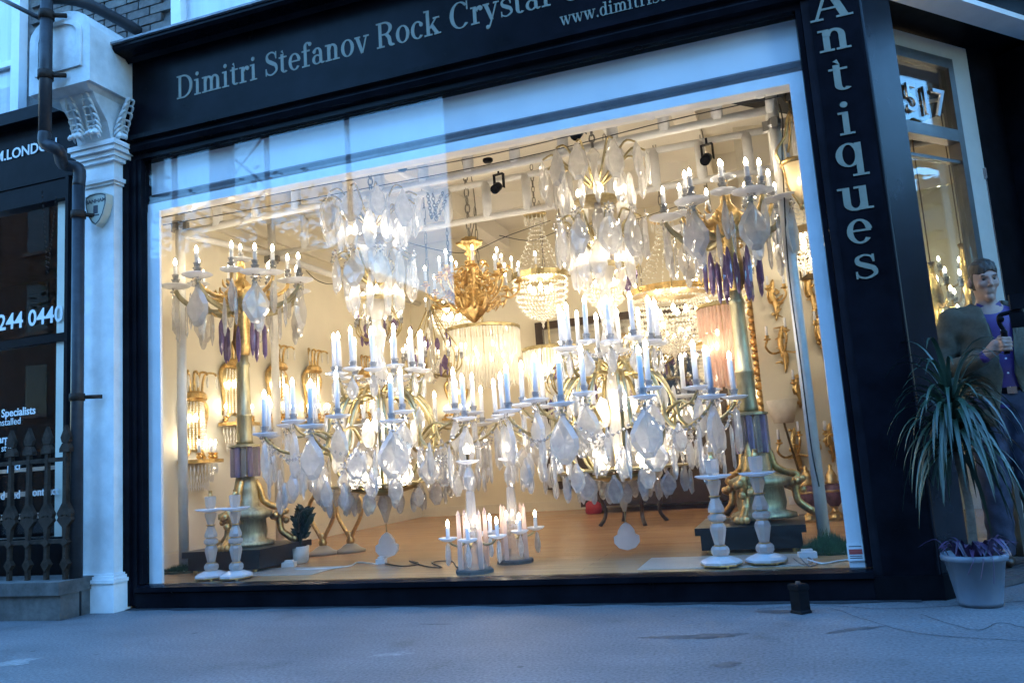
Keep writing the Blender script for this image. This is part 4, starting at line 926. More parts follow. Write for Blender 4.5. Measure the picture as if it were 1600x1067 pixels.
torchere('brass column torchere with lit candles and purple drops before the left wall', -4.13, .92, dict(pl=.30, cuff=.83, c0=1.06, c1=1.75, dish=2.37, top=2.74), .50, 21, .18, 9)
torchere('brass column torchere with dark purple drops beside the right white pole', -.27, 1.22, dict(pl=.32, cuff=.75, c0=1.0, c1=1.82, dish=2.44, top=2.83), .43, 22, -.25)
for x, y, w, d, z1, lab in ((-4.13, .74, .64, .42, .30, 'black footed plinth under the left torchere'), (-.33, 1.05, .62, .48, .30, 'black plinth under the right torchere')):
    pl = thing('black_plinth', lab, 'plinth', (x, y + .1, FL), 0, 'black plinths')
    build(MB().box(-w / 2, w / 2, -d / 2, d / 2 + .2, .025, z1 - FL - .05), 'body', 'black_plinth', pl)
    build(MB().box(-w / 2 - .03, w / 2 + .03, -d / 2 - .03, d / 2 + .23, z1 - FL - .049, z1 - FL - .002), 'top_slab', 'black_plinth', pl)
    for sx_ in (-1, 1): build(MB().ball((sx_ * w * .42, -d * .45, .014), .018, 8, 5), 'bun_foot', 'gilt', pl, True)

# ================================================================== CRYSTAL CANDLESTICKS
def candlestick(label, x, y, h):
    t = thing('crystal_candlestick', label, 'candlestick', (x, y, FL), random.uniform(0, .3), 'rock crystal candlesticks')
    k = h / .60
    build(MB().lathe([(.085, .018), (.115, .022), (.118, .034), (.10, .046), (.055, .062), (.0, .066)], 8), 'foot', 'quartz_dish', t)
    build(MB().lathe([(.112, .012), (.121, .016), (.121, .0215), (.1, .0218)], 8), 'gilt_rim', 'gilt', t)
    for i in range(4): build(MB().ball((.095 * math.cos(i * 1.571 + .4), .095 * math.sin(i * 1.571 + .4), .009), .011, 7, 4), 'ball_foot', 'gilt', t, True)
    z = .066
    for kind, hh in (('drum', .05), ('vase', .12), ('knop', .045), ('pear', .085), ('cup', .085)):
        pr = {'drum': [(.042, 0), (.052, .3), (.052, .7), (.042, 1)], 'vase': [(.028, 0), (.046, .7), (.044, .85), (.034, 1)], 'knop': [(.036, 0), (.052, .3), (.052, .7), (.036, 1)],
              'pear': [(.046, 0), (.046, .25), (.025, .9), (.03, 1)], 'cup': [(.024, 0), (.028, .2), (.042, .75), (.042, 1)]}[kind]
        build(MB().lathe([(r, z + q * hh * k) for r, q in pr], 8), 'crystal_' + kind, 'quartz', t)
        z += hh * k; build(MB().lathe([(.026, z), (.034, z + .002), (.034, z + .006), (.026, z + .008)], 12), 'gilt_collar', 'gilt', t); z += .008
    dish(t, (0, 0, z + .012), .105); z += .018
    build(MB().lathe([(.022, z), (.036, z + .02 * k), (.042, z + .09 * k), (.035, z + .095 * k)], 8), 'socket', 'quartz', t)
    build(MB().lathe([(.014, z + .095 * k), (.018, z + .10 * k), (.012, z + .115 * k), (.014, z + .135 * k), (0, z + .137 * k)], 8), 'nozzle', 'gilt', t)
candlestick('rock crystal candlestick leftmost in the window, in front of the left plinth', -3.99, .33, .57)
candlestick('rock crystal candlestick in front of the left torchere column', -3.765, .31, .57)
candlestick('rock crystal candlestick at the left of the right pair, before the black plinth', -.47, .34, .61)
candlestick('rock crystal candlestick nearest the right white pole', -.225, .40, .61)

# ================================================================== SMALL GIRANDOLES
def girandole(label, x, y, rot):
    t = thing('obelisk_girandole', label, 'candelabrum', (x, y, FL), rot, 'pair of obelisk girandoles')
    build(MB().lathe([(.125, 0), (.125, .02), (.115, .028), (0, .028)], 8), 'base_slab', 'stone', t)
    build(MB().lathe([(.09, .0285), (.07, .09), (.045, .26), (.05, .28)], 8), 'body', 'quartz_clear', t)
    build(MB().lathe([(.03, .28), (.035, .36), (.028, .50), (.02, .51)], 6), 'shaft', 'quartz', t)
    build(MB().lathe([(.018, .512), (.035, .55), (.038, .60), (.015, .66), (.02, .68)], 8), 'baluster', 'quartz', t)
    dish(t, (0, 0, .695), .075); build(MB().lathe([(.01, .70), (.012, .745), (0, .747)], 8), 'candle_tube', 'bronze_dark', t)
    obj('flame_bulb', candle_bulb(), t, (0, 0, .747), (0, 0, 0), (1.4, 1.4, 1.2))
    for k in range(4):
        a = k * math.pi / 2 + .78
        build(MB().lathe([(.018, 0), (.020, .02), (.014, .34), (0, .37)], 4), 'spire', 'pink_quartz', t, loc=pol(.095, a, .029), rot=(0, 0, a))
        a = k * math.pi / 2 + .1
        arm(t, a, [(.03, .21), (.08, .17), (.13, .18), (.155, .205)], .008)
        dish(t, pol(.16, a, .215), .06); candle(t, pol(.16, a, .218), .075, .013, cup=False)
        pend(t, ('pear', 'drop')[k % 2], pol(.165, a, .20), .15, a, 1.2)
girandole('front obelisk girandole with lit bulbs on grey slab near the glass', -2.0, .36, .1)
girandole('rear obelisk girandole with lit bulbs behind the other one', -1.87, .78, .5)

# ================================================================== LEFT WALL SCONCES
def lyre_sconce(label, y, ztop, seed):
    h = 1.05; t = thing('crystal_wall_sconce', label, 'wall sconce', (-4.945, y, ztop - h), 0, 'gilt wall sconces with crystal nets')
    # local: +x out of the wall, y along the wall
    P = smooth_pts([(.02, -.10, .82), (.03, -.17, .74), (.03, -.14, .60), (.03, -.10, .48), (.04, -.08, .36), (.03, -.13, .30)], 4)
    for s in (-1, 1): build(MB().tube([(p.x, p.y * s, p.z) for p in P], .018, 7), 'frame_scroll', 'gilt', t, True)
    build(MB().box(.0, .015, -.12, .12, .36, .80), 'back_plate', 'brass', t)
    m = MB(); rr = random.Random(seed)
    for c in range(9):
        for r in range(22):
            yy = (-.12 + c * .03) * (1 - .35 * max(0, .5 - r / 22)); m.octa((.10 - .05 * abs(c - 4) / 4, yy, .78 - r * .019), .012, .0095)
    stuff(build(m, 'bead_net', 'bead', t))
    build(MB().lathe([(.10, .80), (.12, .82), (.10, .86), (.07, .88)], 12).xf(Matrix.Translation((.06, 0, 0)) @ Matrix.Diagonal((.6, 1.1, 1, 1))), 'crown_band', 'gilt', t)
    for k in range(4):
        yy = -.075 + k * .05; o = (k - 1.5) * .05
        build(MB().tube(smooth_pts([(.06, yy, .87), (.06, yy + o * .1, .96), (.07, yy + o * .5, 1.04), (.11, yy + o * 1.2, 1.045), (.13, yy + o * 1.4, 1.02)], 4), .011, 6), 'plume', 'gilt', t, True)
        pend(t, 'drop', (.13, yy + o * 1.4, 1.01), .11, 0, 1.1, 'bead')
    tr = [(.02, -.20), (.20, -.17), (.24, 0), (.20, .17), (.02, .20)]
    build(MB().add([(x, yy, z) for z in (.255, .285) for x, yy in tr], [(4, 3, 2, 1, 0), (5, 6, 7, 8, 9)] + [(i, (i + 1) % 5, 5 + (i + 1) % 5, 5 + i) for i in range(5)]), 'tray', 'gilt', t)
    m = MB()
    for r in range(3):
        for c in range(18):
            a = -1.4 + c * 2.8 / 17; m.octa((.03 + (.19 - r * .04) * math.cos(a), (.18 - r * .03) * math.sin(a), .20 - r * .07 - .0), .010, .048)
    stuff(build(m, 'crystal_fringe', 'bead', t))
    for k in range(5):
        a = -1.3 + k * .65; p = Vector((.03 + .17 * math.cos(a), .17 * math.sin(a), .287))
        build(MB().lathe([(.012, 0), (.026, .02), (.014, .035), (.026, .05), (.02, .055)], 8), 'candle_holder', 'gilt', t, loc=p)
        candle(t, p + Vector((0, 0, .053)), .07, .013, cup=False)
    obj('flame_bulb', candle_bulb(), t, (.05, 0, .62), (0, 0, 0), (1.3, 1.3, 1.2))
    return t
lyre_sconce('gilt wall sconce with crystal bead net behind the left white pole, lowest of the row', 1.27, 1.77, 1)
lyre_sconce('gilt crystal wall sconce directly behind the left torchere column', 1.80, 2.10, 2)
lyre_sconce('gilt crystal wall sconce right of the left torchere column', 2.50, 2.14, 3)
lyre_sconce('gilt crystal wall sconce farthest from the window on the left wall', 3.15, 2.16, 4)

# ================================================================== GILT BRONZE CHANDELIER
def gilt_chandelier(label, x, y, zb, R, n, chain_top, seed, hh=.80, mat='gilt'):
    rr = random.Random(seed); t = thing('gilt_chandelier', label, 'chandelier', (x, y, zb), 0)
    build(MB().lathe([(.0, 0), (.02, .01), (.05, .04), (.10, .10), (.12, .17), (.09, .24), (.06, .30), (.08, .42), (.03, .48), (.05, .52), (.03, .56), (.025, .62), (.05, .64), (.03, .67), (.09, .72), (.11, .74), (.10, .755), (.05, .76), (.06, .79), (.02, hh)], 21, lobes=7, amp=.22), 'stem', mat, t, True)
    for k in range(n):
        a = 2 * math.pi * k / n + .2; up_ = .12 if k % 2 else 0; r = R * (.68 if k % 2 else 1)
        arm(t, a, [(.08, .18), (r * .4, .12), (r * .6, .22), (r * .8, .20 + up_ * .6), (r * .98, .26 + up_), (r, .33 + up_)], .013, mat)
        build(MB().lathe([(.015, 0), (.045, .012), (.04, .02), (.018, .03), (.022, .05)], 9), 'drip_pan', mat, t, loc=pol(r, a, .33 + up_))
        candle(t, pol(r, a, .37 + up_), .11, .0135, cup=False)
        m = MB()
        for q in range(10):
            c = pol(r * rr.uniform(.2, .9), a + rr.uniform(-.25, .25), rr.uniform(.1, .5)); m.tube(smooth_pts([c, c + Vector((rr.uniform(-.05, .05), rr.uniform(-.05, .05), .05)), c + Vector((rr.uniform(-.09, .09), rr.uniform(-.09, .09), rr.uniform(-.02, .08)))], 3), [.004, .008, .012, .012, .01, .007, .002], 5)
        build(m, 'leaf_scroll', mat, t, True)
    chain_links(t, (0, 0, hh), (0, 0, chain_top - zb), max(4, int((chain_top - zb - hh) / .075)), .022)
    build(MB().tube(smooth_pts([(.02, 0, hh), (.07, .02, hh + .3), (.02, 0, chain_top - zb)], 5), .004, 5), 'flex', 'wire_black', t)
    return t
gilt_chandelier('gilt bronze candle chandelier on a long chain between the two crystal crowns', -2.60, 2.2, 2.06, .43, 14, 3.78, 5)

# ================================================================== BASKET CHANDELIERS
def basket(label, x, y, zr, R, depth, top, lights=8, band='brass', rows=9, candles=True, seed=0, chain_top=3.9, tier=False):
    t = thing('crystal_basket_chandelier', label, 'chandelier', (x, y, zr - depth), 0, 'crystal basket chandeliers'); z0 = depth
    build(MB().lathe([(R, z0 - .03), (R + .012, z0 - .03), (R + .012, z0 + .03), (R, z0 + .03)], 28), 'rim_band', band, t)
    m = MB()
    for r in range(rows + 1):
        q = r / rows * math.pi / 2 * .96; rad = R * (math.cos(q) ** .75); zz = z0 - .03 - (depth - .05) * math.sin(q); n = max(6, int(2 * math.pi * rad / .035))
        for k in range(n):
            a = 2 * math.pi * (k + (r % 2) * .5) / n; m.octa(pol(rad, a, zz), .0155, .017)
    stuff(build(m, 'bead_bowl', 'bead', t))
    m = MB(); ns = 20
    for k in range(ns):
        a = 2 * math.pi * k / ns
        for i in range(14):
            q = i / 13; m.octa(pol(R * (1 - q) ** 1.6 + .05 * q, a, z0 + .04 + (top - zr - .08) * q), .010)
    stuff(build(m, 'bead_strands', 'bead', t))
    build(MB().lathe([(.10, top - zr + z0 - .05), (.12, top - zr + z0 - .03), (.09, top - zr + z0), (.02, top - zr + z0 + .03)], 14), 'canopy', band, t)
    m = MB()
    for k in range(16): m.octa(pol(.11, k * .3927, top - zr + z0 - .10), .008, .05)
    stuff(build(m, 'canopy_fringe', 'bead', t))
    if candles:
        for k in range(lights):
            a = 2 * math.pi * k / lights + .2
            arm(t, a, [(R, z0), (R + .04, z0 - .02), (R + .07, z0 + .02), (R + .07, z0 + .05)], .008)
            candle(t, pol(R + .07, a, z0 + .055), .08, .012, cup=False)
    for k in range(5): obj('flame_bulb', candle_bulb(), t, pol(R * .4, k * 1.257, z0 - depth * .35), (0, 0, 0), (1.6, 1.6, 1.4))
    chain_links(t, (0, 0, top - zr + z0 + .03), (0, 0, chain_top - zr + z0), 8, .015)
    m = MB().octa((0, 0, .0), .03, .05).octa((0, 0, -.05), .015, .03); build(m, 'finial', 'bead', t)
    return t
basket('crystal basket chandelier with brass rim right of the gilt chandelier', -2.19, 3.0, 2.58, .27, .44, 3.25, chain_top=3.74)
basket('glowing crystal basket chandelier with pinkish band left of the right torchere column', -1.0, 3.4, 2.34, .37, .62, 3.1, 8, 'gilt', 13)
basket('crystal basket chandelier behind the right torchere candles at the pole', .33, 2.2, 2.42, .26, .30, 2.95, 0, 'bronze_dark', 8, False, chain_top=3.3)
basket('crystal basket chandelier high at the back of the shop', -.62, 4.5, 2.55, .34, .6, 3.3, 6, 'gilt', 12, True)

# ================================================================== DRUM AND WATERFALL CHANDELIERS
def drum(label, x, y, zt, R, h, mat, tiers=2, rod=.2, nb_=8, name='glass_drum_chandelier'):
    t = thing(name, label, 'chandelier', (x, y, zt - h))
    build(MB().lathe([(R + .01, h - .02), (R + .02, h - .015), (R + .02, h + .015), (R + .01, h + .02)], 32), 'rim_band', 'brass', t)
    n = int(2 * math.pi * R / .034); lh = h / tiers
    for q in range(tiers):
        m = MB()
        for k in range(n):
            a = 2 * math.pi * k / n; rr_ = R * (1 - .12 * q) - .01 * (k % 2)
            m.tube([pol(rr_, a, h - .01 - q * lh), pol(rr_, a, h - (q + 1) * lh - .03 + .015 * (k % 3))], .0135, 4)
        stuff(build(m, 'glass_rods', mat, t))
    for k in range(nb_): obj('flame_bulb', soft_bulb(), t, pol(R * .55, 2 * math.pi * k / nb_, h * .45 + .2 * h * (k % 2)), (0, 0, 0), (1.3, 1.3, 1.2))
    build(MB().lathe([(.012, h * .3), (.012, h + .35), (.06, h + .37), (.02, h + .40)], 8), 'stem', 'brass', t)
    for k in range(3): build(MB().tube([(0, 0, h), pol(R, k * 2.094, h)], .006, 5), 'spoke', 'brass', t)
    chain_links(t, (0, 0, h + .4), (0, 0, 3.74 - zt + h), 8, .015)
    return t
drum('wide glowing glass rod drum chandelier behind the front gilt chandelier', -3.20, 4.0, 2.30, .41, .62, 'bead', 2)
drum('smaller glowing glass drum chandelier right of the wide drum', -2.48, 4.2, 2.02, .30, .55, 'bead', 2)
drum('pink glass waterfall chandelier behind the right torchere column', -.50, 2.95, 2.06, .20, .72, 'pink_quartz', 3, nb_=3, name='glass_waterfall_chandelier')

# small cage chandelier with coloured drops
def cage(label, x, y, zb, R, h, seed, chain_top=3.74):
    rr = random.Random(seed); t = thing('cage_chandelier', label, 'chandelier', (x, y, zb), 0, 'small cage chandeliers with coloured drops')
    build(MB().lathe([(0, .0), (.03, .03), (.015, .08), (.03, h * .4), (.015, h * .6), (.03, h)], 8), 'stem', 'quartz_clear', t)
    for k in range(8):
        a = k * math.pi / 4 + .2
        arm(t, a, [(.03, .10), (R * .6, .08), (R * .95, .16), (R, .24)], .009)
        arm(t, a, [(R * .8, .14), (R * .9, h * .45), (R * .45, h * .75), (.04, h)], .007)
        candle(t, pol(R, a, .25), .10, .013)
        for q in range(4):
            pend(t, rr.choice(('drop', 'pear', 'oval')), pol(R * rr.uniform(.4, 1.0), a + rr.uniform(-.3, .3), rr.uniform(.05, h * .8)), rr.uniform(.10, .17), a, 1.1, rr.choice(('bead', 'bead', 'quartz_clear', 'amethyst')) if q else 'amethyst')
    chain_links(t, (0, 0, h), (0, 0, chain_top - zb), 10, .014)
cage('small candle chandelier with purple drops left of the wide glass drum', -3.35, 2.9, 1.62, .30, .75, 31)
cage('small candle chandelier hung low at the back between the great chandeliers', -2.1, 3.6, 1.35, .28, .6, 32)
cage('small candle chandelier at the back behind the right great chandelier', -1.45, 4.6, 1.7, .32, .7, 33)


# ---- more lights deeper in the shop
lyre = [('gilt crystal wall sconce on the back wall left of the glass drums', -4.3, 2.2), ('gilt crystal wall sconce on the back wall right of the mirror', -.55, 2.0)]
for k, (lab, x, zt) in enumerate(lyre):
    o = lyre_sconce(lab, 0, zt, 40 + k); o.location = (x, 5.795, zt - 1.05); o.rotation_euler = (0, 0, R_(-90))
lyre_sconce('gilt crystal wall sconce deepest along the left wall near the back', 4.3, 2.2, 44)
cage('small candle chandelier hung before the left wall behind the left crowns', -4.2, 3.4, 2.15, .26, .6, 34)
basket('small crystal basket chandelier at the back left of the gilt chandelier', -3.9, 4.8, 2.75, .26, .4, 3.35, 6)
cage('small candle chandelier high behind the right great chandelier crown', -1.35, 2.6, 2.35, .24, .55, 35)
basket('small crystal basket chandelier behind the right crystal crown', -1.75, 4.0, 2.75, .26, .4, 3.35, 6)
# ================================================================== RIGHT SIDE: LANTERN, WALL LIGHTS, URNS
ln = thing('gilt_lantern', 'gilt hanging lamp with glowing alabaster bowl at the right window edge', 'lantern', (.225, 1.05, 2.36))
build(MB().lathe([(0, 0), (.02, .01), (.06, .10), (.085, .20), (.10, .28), (.095, .29), (.05, .26)], 16), 'bowl', 'alabaster', ln, True)
build(MB().lathe([(.098, .275), (.112, .28), (.112, .305), (.098, .31)], 18).lathe([(.0, -.04), (.015, -.03), (.02, .0), (.0, .02)], 10), 'gilt_band', 'gilt', ln, True)
for k in range(4):
    a = k * 1.571 + .4
    build(MB().tube(smooth_pts([pol(.105, a, .29), pol(.13, a, .38), pol(.06, a, .48), pol(.03, a, .60), (0, 0, .66)], 4), .010, 6).tube(smooth_pts([pol(.1, a, .29), pol(.075, a, .12), pol(.01, a, -.01)], 4), .006, 5), 'scroll_arm', 'gilt', ln, True)
    if k % 2: candle(ln, pol(.12, a, .38), .09, .014, lit=False, cup=False)
obj('flame_bulb', soft_bulb(), ln, (0, 0, .14), (0, 0, 0), (.9, .9, 1))
chain_links(ln, (0, 0, .66), (0, 0, 1.05), 6, .025, 'bronze_dark')
pend(ln, 'icicle', (0, -.03, .98), .16, -1.57, 1.6, 'bead')

def gilt_sconce(label, x, z, n, s, lit, seed, mat='gilt', y=None):
    rr = random.Random(seed); yy = (rwall(x) if y is None else y) - .002
    t = thing('gilt_wall_sconce', label, 'wall sconce', (x, yy, z), math.atan(.2482) if y is None else 0, 'gilt bronze wall lights')
    m = MB().tube(smooth_pts([(0, -.02, -.20 * s), (.015, -.03, -.08 * s), (-.02, -.035, .04 * s), (.01, -.03, .18 * s)], 4), [.006, .012, .018, .024, .028, .03, .03, .028, .026, .024, .022, .018, .006], 7)
    for q in range(9):
        c = Vector((rr.uniform(-.03, .03), -.03, rr.uniform(-.16, .16) * s)); m.tube(smooth_pts([c, c + Vector((rr.uniform(-.04, .04), -.02, .02)), c + Vector((rr.uniform(-.07, .07), -.01, rr.uniform(-.04, .06)))], 3), [.006, .01, .013, .013, .01, .008, .003], 5)
    build(m, 'back_plate', mat, t, True)
    for k in range(n):
        u = (k - (n - 1) / 2) / max(1, (n - 1) / 2); e = Vector((u * .14 * s, -.13 * s - .05 * s * (1 - abs(u)), .06 * s + (.05 * s if n == 3 and k == 1 else 0)))
        build(MB().tube(smooth_pts([(0, -.03, -.02 * s), e * .5 + Vector((u * .03, 0, -.07 * s)), e + Vector((u * .02, 0, -.05 * s)), e], 4), .010 * s ** .5, 6), 'arm', mat, t, True)
        build(MB().lathe([(.01, 0), (.034, .01), (.03, .016), (.014, .022), (.02, .045)], 9), 'drip_pan', mat, t, loc=e)
        candle(t, e + Vector((0, 0, .045)), .085, .012, lit, False)
    return t
def wx(px, py): p = onY(px, py, 3.2); p = onY(px, py, rwall(p.x)); return p
for lab, px, py, n, s, lit in (('gilt wall light with one raised arm beside the pink waterfall chandelier', 1208, 468, 2, 1.0, False), ('gilt three arm wall light above the marble shade', 1222, 545, 3, 1.1, False),
                               ('gilt foliate wall light hanging low left of the right pole', 1242, 705, 3, 1.15, False), ('gilt wall light partly behind the white pole at upper right', 1266, 458, 2, 1.2, True),
                               ('gilt wall light with candles right of the white pole', 1282, 525, 2, 1.2, False), ('gilt wall light with pale shade near the right window edge', 1296, 690, 2, .9, False),
                               ('gilt lit wall light high on the right wall beside the torchere drops', 1232, 400, 2, 1.0, True), ('small gilt wall light between the marble shade and the white pole', 1246, 610, 2, .8, False)):
    p = wx(px, py); gilt_sconce(lab, p.x, p.z, n, s, lit, px)
# square brass lantern frame at right edge
p = wx(1272, 425); t = thing('brass_box_lantern', 'square brass framed wall lantern with two candles by the window edge', 'lantern', p + Vector((0, -.35, -.1)), .3)
m = MB()
for a in (-.1, .1):
    for c in (-.1, .1): m.box(a - .006, a + .006, c - .006, c + .006, 0, .34)
build(m, 'corner_posts', 'bronze_dark', t)
build(MB().box(-.11, .11, -.11, .11, -.012, -.0005).box(-.11, .11, -.11, -.09, .34, .352).box(-.11, .11, .09, .11, .34, .352).box(-.11, -.09, -.09, .09, .34, .352).box(.09, .11, -.09, .09, .34, .352), 'frame', 'bronze_dark', t)
candle(t, (-.03, 0, 0), .12, .012, True, False); candle(t, (.04, .02, 0), .12, .012, True, False)
build(MB().box(-.03, .03, .1, .33, .15, .19), 'wall_arm', 'bronze_dark', t)
# marble shade light
p = wx(1223, 640); t = thing('uplighter_shade', 'veined marble cone wall uplighter on a slim stem', 'wall light', p + Vector((0, -.16, -.12)))
build(MB().lathe([(.075, 0), (.082, .0), (.135, .20), (.125, .20)], 18), 'shade', 'shade', t, True)
build(MB().tube(smooth_pts([(0, 0, .0), (.02, .03, -.12), (.10, .12, -.55), (.17, .17, -.75)], 4), .011, 6), 'stem', 'bronze_dark', t, True)
# cut glass candle lantern by the right frame
p = wx(1312, 600); t = thing('glass_hurricane_light', 'glass bowl hurricane wall light with brass cup at the right window edge', 'wall light', p + Vector((0, -.22, -.12)))
build(MB().lathe([(.02, .02), (.07, .06), (.08, .14), (.06, .24), (.075, .28), (.068, .28)], 14), 'glass_bowl', 'quartz_clear', t, True)
build(MB().lathe([(0, -.08), (.012, -.06), (.01, -.02), (.07, .0), (.075, .02), (.02, .03)], 14), 'cup', 'brass', t, True)
candle(t, (0, 0, .03), .12, .012, False, False); build(MB().tube(smooth_pts([(0, 0, -.02), (0, .12, -.08), (0, .22, .0)], 4), .01, 6), 'arm', 'brass', t, True)
for k in range(4): pend(t, 'drop', pol(.07, k * 1.57, -.01), .1, k * 1.57, 1, 'bead')
# pair of urns on the floor
for px, py, lab in ((1268, 815, 'purple and gilt urn standing at the left of the pair by the pole'), (1307, 812, 'purple and gilt urn standing at the right near the window edge')):
    p = onZ(px, py, FL); t = thing('porphyry_urn', lab, 'urn', (p.x, min(p.y, rwall(p.x) - .13), FL), 0, 'pair of purple urns')
    build(MB().box(-.075, .075, -.075, .075, 0, .022).lathe([(.065, .023), (.06, .05), (.03, .075), (.025, .10), (.04, .115)], 12), 'foot', 'gilt', t)
    build(MB().lathe([(.035, .115), (.07, .16), (.09, .22), (.092, .26), (.07, .29), (.05, .30)], 16), 'body', 'urn_purple', t, True)
    build(MB().lathe([(.05, .30), (.062, .31), (.045, .33), (.05, .36), (.03, .40), (.012, .43), (.018, .45), (0, .47)], 14).lathe([(.091, .235), (.096, .24), (.096, .25), (.091, .255)], 16), 'lid', 'gilt', t, True)
    for s in (-1, 1): build(MB().tube(smooth_pts([(s * .085, 0, .25), (s * .125, 0, .27), (s * .12, 0, .32), (s * .085, 0, .31)], 4), .009, 6), 'handle', 'gilt', t, True)
# wall socket and gilt mirror edge on the return of the right wall
p = wx(1243, 808); sk = tag(build(MB().box(-.04, .04, -.012, 0, -.035, .035).box(-.028, -.004, -.016, -.012, -.02, .02).box(.004, .028, -.016, -.012, -.02, .02), 'wall_socket', 'plastic_white', loc=(p.x, rwall(p.x) - .022, .30), rot=(0, 0, .243)), 'small wall socket above the skirting near the right torchere', 'socket')
mr = thing('gilt_mirror', 'tall gilt framed mirror on the left end of the right display wall', 'mirror', (-.245, 3.5, .3))
build(MB().box(.0, .02, -.35, .9, 0, 2.3), 'glass', 'dark_mirror', mr)
m = MB()
for k in range(34):
    z = k * .068; m.ball((-.0, -.37, z), .032 + .01 * (k % 2), 7, 4); m.ball((0, .92, z), .03, 6, 4)
build(m, 'frame', 'gilt', mr, True)

# ================================================================== BACK OF SHOP
bm_ = thing('back_mirror', 'large dark mirror in a carved frame on the back wall', 'mirror', (-1.9, 5.78, .5))
build(MB().box(-1.1, 1.1, -.02, 0, 0, 2.0), 'glass', 'dark_mirror', bm_)
m = MB().box(-1.2, -1.1, -.06, 0, -.1, 2.1).box(1.1, 1.2, -.06, 0, -.1, 2.1).box(-1.0999, 1.0999, -.06, 0, -.1, -.001).box(-1.0999, 1.0999, -.06, 0, 2.001, 2.1)
build(m, 'frame', 'wood_dark', bm_)
dk = thing('dark_cabinet', 'dark wooden cabinet in shadow at the back behind the right chandelier', 'cabinet', (-1.35, 5.2, FL))
build(MB().box(-1.1, 1.1, -.3, .3, .08, .95), 'carcass', 'wood_dark', dk); build(MB().box(-1.15, 1.15, -.34, .32, .951, .99), 'top', 'wood_dark', dk)
for k in range(4):
    d_ = build(MB().box(-1.06 + k * .53, -.57 + k * .53, -.32, -.301, .12, .90), 'cabinet_door', 'wood_dark', dk); build(MB().ball((-.62 + k * .53, -.335, .5), .015, 7, 4), 'knob', 'brass', d_)
for x in (-1, 1): build(MB().box(x - .05, x + .05, -.28, .28, 0, .079), 'foot', 'wood_dark', dk)
ct = thing('round_table', 'dark wooden side table with curved legs on the shop floor', 'table', (-1.55, 3.4, FL))
build(MB().lathe([(.0, .60), (.38, .60), (.40, .615), (.38, .63), (0, .63)], 24), 'top', 'wood_dark', ct)
for k in range(4): build(MB().tube(smooth_pts([pol(.30, k * 1.571 + .5, .6), pol(.33, k * 1.571 + .5, .35), pol(.27, k * 1.571 + .5, .12), pol(.34, k * 1.571 + .5, .0)], 4), .02, 6), 'leg', 'wood_dark', ct, True)
gb = thing('storage_box', 'plain grey box on the side table behind the right great chandelier', 'box', (-1.55, 3.4, FL + .63)); build(MB().box(-.3, .28, -.2, .2, 0, .15), 'body', 'pot_grey', gb); build(MB().box(-.31, .29, -.21, .21, .151, .18), 'lid', 'pot_grey', gb)
rc = tag(build(MB().lathe([(.08, 0), (.10, .03), (.09, .12), (.04, .16), (0, .17)], 12), 'cushion', 'red_cloth', loc=(-2.3, 4.9, FL), smooth=True), 'small red cushion on the floor at the back', 'cushion')
# gilt lamp bases on the floor, left
for px, py, lab in ((505, 866, 'gilt lyre lamp base on white foot beside the potted plant'), (548, 862, 'gilt lyre lamp base on white foot right of its twin')):
    p = onZ(px, py, FL); t = thing('lyre_lamp_base', lab, 'lamp base', (p.x, p.y, FL), 0, 'gilt lamp bases on the floor')
    build(MB().lathe([(.13, 0), (.13, .02), (.09, .035), (.06, .06), (.03, .075), (0, .08)], 20), 'foot', 'slab_white', t, True)
    for s in (-1, 1): build(MB().tube(smooth_pts([(0, 0, .075), (s * .03, 0, .16), (s * .11, 0, .30), (s * .12, 0, .42), (s * .05, 0, .52)], 4), .018, 7), 'lyre_arm', 'gilt', t, True)
    build(MB().lathe([(.03, .075), (.04, .1), (.02, .14), (.03, .18)], 10), 'knop', 'gilt', t, True)

# ================================================================== FLOOR CLUTTER
def turf(label, px, py, rx, ry, h, n, seed):
    c = onZ(px, py, FL); t = thing('artificial_grass', label, 'artificial grass', (c.x, c.y, FL), 0, 'grass mats at the pole feet'); rr = random.Random(seed); m = MB()
    for _ in range(n):
        a = rr.random() * 6.28; r = math.sqrt(rr.random()); x, y = rx * r * math.cos(a), ry * r * math.sin(a); hh = h * (1.15 - r) * rr.uniform(.5, 1.1); d = Vector((rr.uniform(-.03, .03), rr.uniform(-.03, .03), hh))
        m.add([(x - .004, y, 0), (x + .004, y, 0), (x + d.x, y + d.y, d.z)], [(0, 1, 2)])
    stuff(build(m, 'blades', 'turf', t)); build(MB().lathe([(1, 0), (.9, .012), (0, .02)], 18).xf(Matrix.Diagonal((rx, ry, 1, 1))), 'mat', 'leaf_dark', t)
turf('green artificial grass tuft round the foot of the left white pole', 283, 893, .22, .14, .07, 1500, 1)
turf('bushy green artificial grass round the foot of the right white pole', 1296, 862, .17, .17, .14, 2200, 2)
turf('small patch of artificial grass behind the left plinth', 447, 868, .08, .08, .06, 500, 3)
c = onZ(467, 879, FL); t = thing('potted_plant', 'dark leafy houseplant in white pot on the shop floor', 'plant', (c.x, c.y, FL))
build(MB().lathe([(.065, 0), (.078, .01), (.085, .13), (.078, .13), (.074, .11)], 18), 'pot', 'pot_white', t, True); build(MB().lathe([(.075, .108), (0, .112)], 14), 'soil', 'soil', t)
rr = random.Random(4)
lfm = MB().add([(0, 0, 0), (.022, 0, .03), (.024, .004, .06), (0, .008, .105), (-.024, .004, .06), (-.022, 0, .03), (0, -.006, .05)], [(0, 1, 6), (1, 2, 6), (2, 3, 6), (3, 4, 6), (4, 5, 6), (5, 0, 6)]).mesh('leaf', 'leaf_dark')
